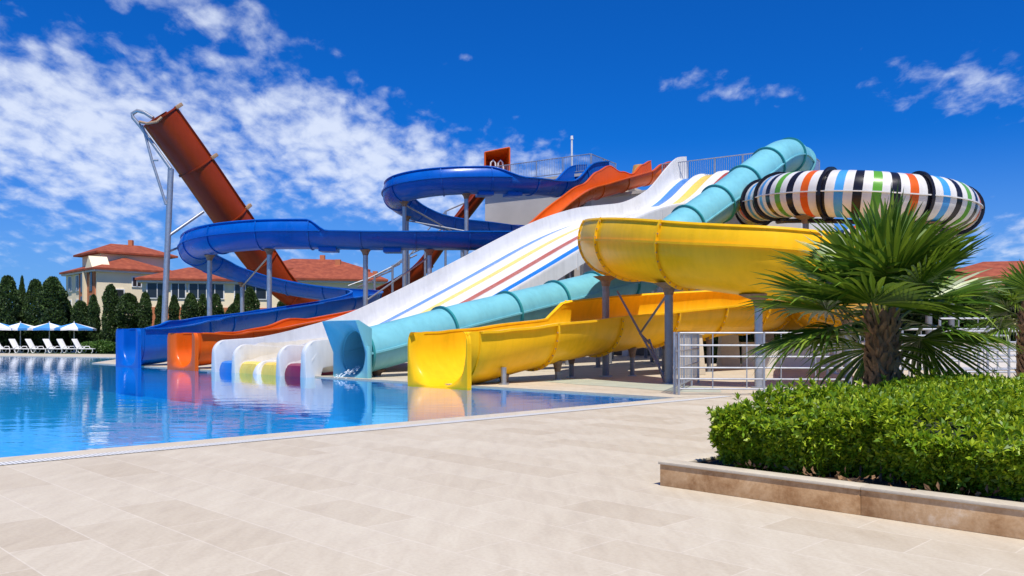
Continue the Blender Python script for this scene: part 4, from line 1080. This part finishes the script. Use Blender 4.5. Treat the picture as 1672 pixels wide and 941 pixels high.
# ================================================================== VILLAS
def hip(mb, c, ux, uy, wx, wy, z0, hgt, over=.6, ridge=.45, th=.22):
    X_, Y_ = ux*(wx/2+over), uy*(wy/2+over); c = Vector((c.x, c.y, 0))
    e = [c-X_-Y_, c+X_-Y_, c+X_+Y_, c-X_+Y_]
    long_x = wx >= wy; rx = ux*(wx/2*ridge) if long_x else uy*(wy/2*ridge)
    r0, r1 = c-rx+Z*(z0+hgt), c+rx+Z*(z0+hgt)
    lo = [p+Z*(z0-th) for p in e]; hi = [p+Z*z0 for p in e]
    vs = lo+hi+[r0, r1]
    if long_x: top = [(4, 5, 9, 8), (5, 6, 9), (6, 7, 8, 9), (7, 4, 8)]
    else: top = [(4, 5, 8), (5, 6, 9, 8), (6, 7, 9), (7, 4, 8, 9)]
    mb.add(vs, [(3, 2, 1, 0)]+[(i, (i+1) % 4, 4+(i+1) % 4, 4+i) for i in range(4)]+top)
def villa(corner, u1, l1, u2, l2, h, lab, wall, wins, roofh=1.9, second=None, extra=None):
    """corner = nearest corner; face 1 runs along u1, face 2 along u2"""
    t = thing('villa', (corner.x, corner.y, 0), lab, 'villa'); c = corner
    mb = MB(); mb.prism([c.xy, (c+u1*l1).xy, (c+u1*l1+u2*l2).xy, (c+u2*l2).xy], 0, h); mb.build('wall', M[wall], t, smooth=False)
    mb = MB(); cc = c+u1*l1/2+u2*l2/2; hip(mb, cc, u1, u2, l1, l2, h+.22, roofh); rf = mb.build('roof', M['roof'], t, smooth=False)
    mb = MB(); mb.prism([(cc+u1*x+u2*y).xy for x, y in ((-l1/2-.42, -l2/2-.42), (l1/2+.42, -l2/2-.42), (l1/2+.42, l2/2+.42), (-l1/2-.42, l2/2+.42))], h-.22, h-.003); mb.build('fascia', M['whitewall'], rf, smooth=False)
    mb = MB(); q = cc+u1*1.0; mb.box((q.x, q.y, h+roofh+.25), (.6, .6, 1.0)); mb.build('chimney', M['terracotta'], rf)
    for (face, s, z0, w, hh, kind) in wins:
        u, nrm = (u1, -u2) if face == 1 else (u2, -u1)
        q = c+u*s
        fr_ = MB(); fr_.box(q+nrm*.04+Z*(z0+hh/2), (w+.24, .14, hh+.24), (u, nrm, Z)); o = fr_.build('window', M['frame'] if kind != 't' else M['terracotta'], t)
        pn = MB(); pn.box(q+nrm*.10+Z*(z0+hh/2), (w, .06, hh), (u, nrm, Z)); pn.build('pane', M['glass'], o)
        if kind == 'm':
            mu = MB(); nm_ = max(1, int(w/1.1))
            for k in range(nm_): mu.box(q+nrm*.14+u*(-w/2+w*(k+1)/(nm_+1))+Z*(z0+hh/2), (.07, .05, hh), (u, nrm, Z))
            mu.build('mullion', M['frame'], o)
    return t
c1 = P(158, 0, 95); c1.z = 0
v1 = villa(c1, EB, 8.2, EA, 10.5, 9.0, 'cream three storey villa with hipped terracotta roof behind the cypresses', 'cream',
      [(1, 4.4, 7.3, .9, 1.0, 'm'), (1, 2.0, 4.6, 1.8, 2.2, 'm'), (1, 5.6, 4.2, 1.2, 1.6, 'm'), (2, 8.9, 6.9, .9, 1.7, 'm'), (2, 6.2, 6.9, .8, 1.7, 'm'), (2, 8.9, 4.2, .9, 1.5, 'm'), (2, 6.2, 4.2, .8, 1.5, 'm')], 1.6)
mb = MB(); mb.box(c1+EA*2.9-EB*.06+Z*4.5, (5.2, .16, 8.98), (EA, EB, Z)); lo = mb.build('balcony_bay', M['terracotta'], v1, smooth=False)
for z0 in (6.6, 3.9):
    for s in (1.5, 4.3):
        mb = MB(); mb.box(c1+EA*s-EB*.16+Z*(z0+1.1), (1.0, .06, 2.2), (EA, EB, Z)); mb.build('pane', M['glass'], lo, smooth=False)
mb = MB(); mb.box(c1+EA*2.9-EB*.35+Z*4.5, (.45, .4, 8.9), (EA, EB, Z)); mb.build('pillar', M['cream'], lo, smooth=False)
mb = MB(); cc = c1+EB*5.6+EA*6.5
mb.prism([(cc+EB*a+EA*b).xy for a, b in ((-4, -3.2), (4, -3.2), (4, 3.2), (-4, 3.2))], 9, 11.2); mb.build('upper_storey', M['cream'], v1, smooth=False)
mb = MB(); hip(mb, cc, EB, EA, 8, 6.4, 11.4, 1.35, .8); o = mb.build('upper_roof', M['roof'], v1, smooth=False)
mb = MB(); q = cc+EB*.6; mb.box((q.x, q.y, 12.9), (.5, .5, .9)); mb.build('chimney', M['terracotta'], o)
mb = MB(); gq = c1+EA*.9-EB*.5
mb.add([gq+EA*1.4+Z*9.25, gq-EA*.9+Z*9.25, gq+EA*.25+Z*10.6, gq+EA*1.4+EB*2+Z*9.25, gq-EA*.9+EB*2+Z*9.25, gq+EA*.25+EB*2+Z*10.6], [(0, 1, 2), (5, 4, 3), (1, 4, 5, 2), (3, 0, 2, 5), (0, 3, 4, 1)]); mb.build('dormer', M['cream'], v1, smooth=False)
c2 = P(232, 0, 88); c2.z = 0; ux = Vector((.97, .24, 0)); uy = Vector((-.24, .97, 0))
v2 = villa(c2, ux, 15, uy, 7, 7.3, 'low wing with dark veranda windows right of the tall slide post', 'cream',
      [(1, 1.5, 5.5, 1.9, 1.5, 'm'), (1, 3.6, 5.5, 1.3, 1.5, 'm'), (1, 6.4, 5.5, 3.4, 1.5, 'm'), (1, 10.9, 5.5, 3.2, 1.5, 'm')], 1.5)
mb = MB(); mb.box(c2+ux*7.5-uy*.07+Z*3.2, (15.0, .12, 2.6), (ux, uy, Z)); mb.build('brick_band', M['terracotta'], v2, smooth=False)
c3 = P(452, 0, 92); c3.z = 0
v3 = villa(c3, ux, 11.5, uy, 8, 7.6, 'cream villa with broad tiled roof seen under the blue loop', 'cream', [(1, 2, 5, 1.4, 1.4, 'm'), (1, 5.5, 5, 1.4, 1.4, 'm')], 2.0)
c4 = P(430, 0, 104); c4.z = 0
v4 = villa(c4, ux, 12.5, uy, 8, 9.7, 'higher villa standing behind, its tiled roof just above the blue loop', 'cream', [(1, 3, 7, 1.4, 1.4, 'm'), (1, 9.5, 7.6, 1.4, 1.3, 'm')], 1.6)
c5 = P(584, 0, 110); c5.z = 0
villa(c5, ux, 2.8, uy, 3, 8.6, 'small cream roof house far behind, right of the villas', 'cream', [(1, 1.6, 6.9, .7, .8, 'm')], .8)
c6 = P(1520, 0, 62); c6.z = 0
villa(c6, Vector((.96, -.28, 0)), 16, Vector((.28, .96, 0)), 8, 5.4, 'salmon pink villa with tiled roof at the right edge', 'pink', [(1, 4.6, 3.2, 1.3, 1.2, 'm'), (1, 8, 3.2, 1.3, 1.2, 'm')], 1.5)

# a little spray where the turquoise tube empties
rng = np.random.default_rng(4); mb = MB(); p = AB(ca, 14.5, .0)
for k in range(60):
    a = rng.random()*.9; q = p+EB*(.9-a*.9)+EA*rng.normal(-.1, .16)+Z*(.32-.35*a+abs(rng.normal(0, .05)))
    mb.tube([q, q-EB*.06-Z*.035], .007, 4)
meta(mb.build('water_spray', M['spray']), 'white trickle of water leaving the square turquoise outlet', 'water', None, 'stuff')

# ================================================================== SKY, SUN, CAMERA
w = bpy.data.worlds.new('World'); scn.world = w; w.use_nodes = True
n = w.node_tree; n.nodes.clear()
sdir = Vector((.25, -.97, .0)).normalized(); elev = R(64)
sv = Vector((sdir.x*math.cos(elev), sdir.y*math.cos(elev), math.sin(elev)))
sky = node(n, 'ShaderNodeTexSky'); sky.sky_type = 'NISHITA'; sky.sun_disc = False; sky.sun_elevation = elev
sky.sun_rotation = math.atan2(sv.x, sv.y); sky.air_density = 1.0; sky.dust_density = .25; sky.ozone_density = 3.0; sky.altitude = 50
tc = node(n, 'ShaderNodeTexCoord'); sp = node(n, 'ShaderNodeSeparateXYZ', {0: tc.outputs['Generated']})
x_, y_, z_ = sp.outputs
hor = math_(n, 'SQRT', math_(n, 'ADD', math_(n, 'MULTIPLY', x_, x_), math_(n, 'MULTIPLY', y_, y_)))
az = math_(n, 'DIVIDE', x_, hor); te = math_(n, 'DIVIDE', z_, hor)
def blob(q, e, rx, ry, tilt=0.0, amp=1.0):
    dx = math_(n, 'SUBTRACT', az, q); dy = math_(n, 'SUBTRACT', math_(n, 'SUBTRACT', te, e), math_(n, 'MULTIPLY', dx, tilt))
    d2 = math_(n, 'ADD', math_(n, 'POWER', math_(n, 'ABSOLUTE', math_(n, 'DIVIDE', dx, rx)), 2), math_(n, 'POWER', math_(n, 'ABSOLUTE', math_(n, 'DIVIDE', dy, ry)), 2))
    return math_(n, 'MULTIPLY', math_(n, 'EXPONENT', math_(n, 'MULTIPLY', d2, -1.0)), amp)
cov = None
for bq in ((-.46, .215, .30, .115, -.12, 1.12), (-.18, .215, .25, .095, -.30, 1.08), (-.36, .37, .18, .045, -.25, .75), (-.02, .20, .16, .055, 0, .80), (.24, .29, .12, .030, -.08, .70), (.49, .26, .14, .050, -.1, .72), (-.40, .10, .35, .05, 0, .66), (.52, .10, .18, .045, 0, .72), (-.55, .36, .10, .03, -.3, .5), (-.08, .335, .04, .018, 0, .38), (.9, .4, .3, .2, 0, .8), (-1, .4, .2, .3, 0, .8)):
    b_ = blob(*bq); cov = b_ if cov is None else math_(n, 'MAXIMUM', cov, b_)
den = math_(n, 'ADD', z_, .30)
cv = node(n, 'ShaderNodeCombineXYZ', {0: math_(n, 'DIVIDE', x_, den), 1: math_(n, 'DIVIDE', y_, den), 2: 0.0})
mp = node(n, 'ShaderNodeMapping', {'Vector': cv.outputs[0], 'Rotation': (0, 0, R(28)), 'Scale': (1, .72, 1)})
n1 = noise(n, mp.outputs[0], 21.0, 7, .58, .2); n2 = noise(n, mp.outputs[0], 2.6, 3, .5)
vor = node(n, 'ShaderNodeTexVoronoi', {'Vector': mp.outputs[0], 'Scale': 27.0, 'Randomness': 1.0}, feature='SMOOTH_F1'); 
puff = math_(n, 'SUBTRACT', 1.0, math_(n, 'MULTIPLY', vor.outputs[0], 1.2))
den_ = math_(n, 'ADD', math_(n, 'ADD', math_(n, 'MULTIPLY', n1, .85), math_(n, 'MULTIPLY', n2, .35)), math_(n, 'ADD', math_(n, 'MULTIPLY', cov, .70), math_(n, 'MULTIPLY', puff, .26)))
cl = node(n, 'ShaderNodeMapRange', {'Value': den_, 'From Min': 1.05, 'From Max': 1.60}, interpolation_type='SMOOTHSTEP').outputs[0]
cl = math_(n, 'MULTIPLY', cl, .82)
skyc = mixc(n, 1.0, sky.outputs[0], (.03, .47, 1.24), 'MULTIPLY')
cloudc = ramp(n, den_, [(.0, (6.5, 7.4, 9.2, 1)), (1.0, (6.5, 7.4, 9.2, 1))])
cc_ = node(n, 'ShaderNodeRGB'); cc_.outputs[0].default_value = (8.2, 8.9, 10.2, 1)
# low haze whitening
hz = node(n, 'ShaderNodeMapRange', {'Value': te, 'From Min': .0, 'From Max': .24, 'To Min': .62, 'To Max': 0.0}, interpolation_type='SMOOTHSTEP').outputs[0]
hc = node(n, 'ShaderNodeRGB'); hc.outputs[0].default_value = (2.7, 4.6, 8.2, 1)
s1 = mixc(n, hz, skyc, hc.outputs[0]); s2 = mixc(n, cl, s1, cc_.outputs[0])
bg = node(n, 'ShaderNodeBackground', {'Color': s2, 'Strength': .085}); wo = node(n, 'ShaderNodeOutputWorld'); n.links.new(bg.outputs[0], wo.inputs[0])
sun = bpy.data.lights.new('sun', 'SUN'); sun.energy = 4.6; sun.angle = R(.53); sun.color = (1, .94, .85)
so = bpy.data.objects.new('sun', sun); col.objects.link(so); so.rotation_euler = (-sv).to_track_quat('-Z', 'Y').to_euler(); so.location = sv*60
cam = bpy.data.cameras.new('camera'); co = bpy.data.objects.new('camera', cam); col.objects.link(co)
co.location = (0, 0, H); co.rotation_euler = (R(90), 0, 0); cam.sensor_width = 36; cam.lens = F/1672*36; cam.shift_y = (HV-470.5)/1672; cam.clip_end = 4000
scn.camera = co
vs_ = scn.view_settings; vs_.view_transform = 'Standard'; vs_.look = 'None'; vs_.exposure = 0.28; vs_.gamma = 1
